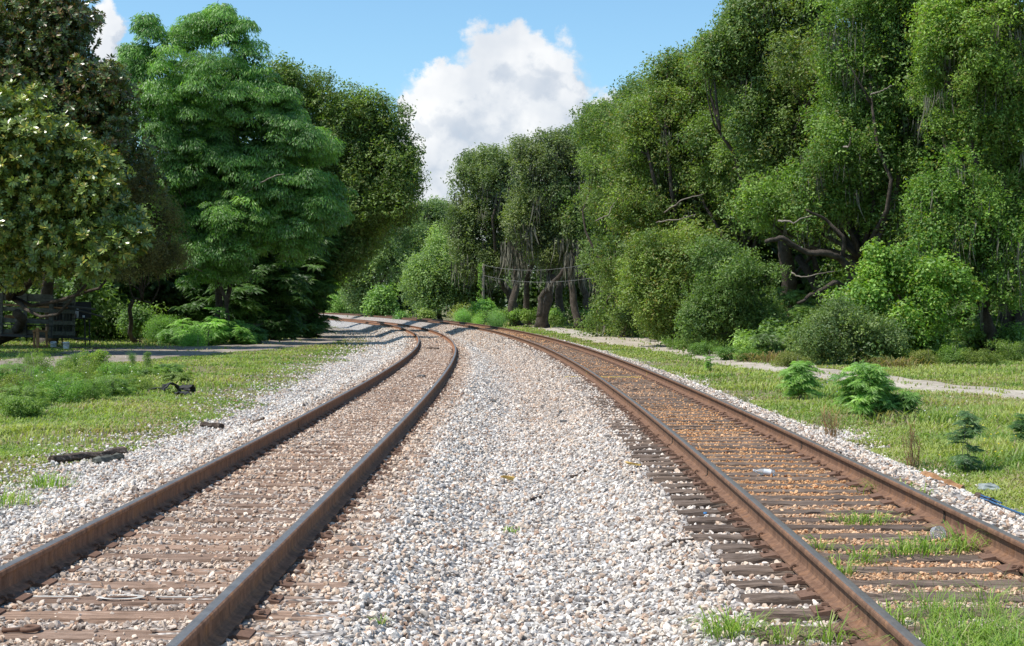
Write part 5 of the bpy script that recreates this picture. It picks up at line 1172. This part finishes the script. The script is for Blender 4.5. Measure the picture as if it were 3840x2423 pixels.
for k, (u0, v0, u1, v1, rd, lab) in enumerate([(1338,1120,1375,1112,.02,'short brown stick in the middle of the gravel strip'),(1375,1440,1425,1412,.018,'brown stick on the white gravel near the bottom edge'),(1560,1340,1640,1325,.02,'thin stick across the gravel beside the dark ties'),(1245,1175,1270,1168,.02,'tiny brown stick left of the right track'),
     (478,988,520,992,.06,'dark wood splinter in the gravel left of the left track'),(590,998,620,1000,.04,'second wood splinter in the gravel left of the left track'),(1005,832,1030,833,.07,'dark chunk of wood beside the curved left rail')]):
    log(u0, v0, u1, v1, rd, M_log, lab, 1.98, 'stick', 'stick')
chunk('rock', 2323, 1140, (.27, .2, .15), M_rock, 'pale greenish rock at the edge of the right verge', 'rock', 2.02, bal=False, sink=.2)
for k, (u, v, s, lab) in enumerate([(1157,948,.15,'dark rock sitting in the upper gravel strip'),(1320,978,.11,'second dark rock in the gravel strip, right of the upper one'),(990,905,.2,'dark lump on the ballast inside the left curve'),(1325,1000,.13,'dark clod on the gravel just below the second dark rock'),(355,1335,.0,'')]):
    if s: chunk('rock', u, v, (s, s*.7, s*.6), M_darkrock, lab, 'rock', 1.98)
for k, (u, v, lab) in enumerate([(1490,1135,'yellow plastic scrap in the middle of the gravel strip'),(1195,1130,'small yellow scrap left of the middle of the gravel strip')]):
    x, y = ground_at(u, v, 1.98); b = MB(); b.box((0, 0, 0), (.16, .06, .02), j=.012); o = b.build('plastic_scrap', M_yscrap, loc=(x, y, float(bz(np.array([x]), np.array([y]))[0])+.05)); o.rotation_euler = (.2, .2, .4); tag(o, lab, 'plastic scrap')
def bottle():
    x, y = ground_at(1798, 1124, 1.80); z = float(bz(np.array([x]), np.array([y]))[0])+.05; root = empty('plastic_bottle', (x, y, z), 'clear plastic bottle with a pale label lying between the rails of the right track', 'bottle'); root.rotation_euler = (0, R(84), R(170))
    n = 16; b = MB(); b.tube([(0, 0, -.105), (0, 0, -.10), (0, 0, .0), (0, 0, .045), (0, 0, .085), (0, 0, .11)], (.026, .033, .033, .031, .014, .0125), n); b.build('body', M_clear, root, True)
    b = MB(); b.tube([(0, 0, -.065), (0, 0, .015)], .0342, n, False); b.build('wrapper', M_white, root, True); b = MB(); b.tube([(0, 0, .108), (0, 0, .125)], .0145, n); b.build('cap', M_white, root, True)
bottle()
x, y = ground_at(2205, 1262, 1.76); b = MB(); b.tube([(0, 0, -.03), (0, 0, .03)], .052, 18); o = b.build('plastic_cup', M_clear, loc=(x, y, -.13)); o.rotation_euler = (R(75), 0, .3); tag(o, 'clear round plastic cup lying against the outer rail of the right track', 'cup')
x, y = ground_at(1658, 1213, 1.79); b = MB(); b.tube([(0, 0, 0), (0, 0, .012)], .016, 14); tag(b.build('plastic_lid', M_bluecap, loc=(x, y, -.17)), 'small blue plastic lid lying on a dark tie end left of the right track', 'lid')
x0, y0 = ground_at(2305, 1190, 1.95); x1, y1 = ground_at(2420, 1222, 1.95); t = np.linspace(0, 1, 14)[:, None]; p = np.array([x0, y0, 0])+(np.array([x1, y1, 0])-np.array([x0, y0, 0]))*t
p[:, 2] = bz(p[:, 0], p[:, 1])+.04; p[:, :2] += np.cumsum(np.random.default_rng(2).normal(size=(14, 2))*.008, 0); org = p[0].copy(); b = MB(); b.tube(p-org, .012, 5); b.tube(p[:6]-org+[.02, .05, .02], .010, 5); tag(b.build('strap', M_blue, loc=org), 'blue plastic strap lying on the gravel at the right edge', 'strap')
x, y = ground_at(70, 1490, 1.80); root = empty('clip', (x, y, -.19), 'loose rusty rail clip lying in the gravel at the bottom left', 'clip')
a = np.linspace(-2.4, 2.4, 14); b = MB(); b.tube(np.stack([.05*np.cos(a), .045*np.sin(a), .02+0*a], 1), .014, 7); b.tube([(-.03, -.03, .02), (-.13, -.05, .02), (-.14, .0, .02)], .013, 7); b.build('spring', M_plate, root, True)
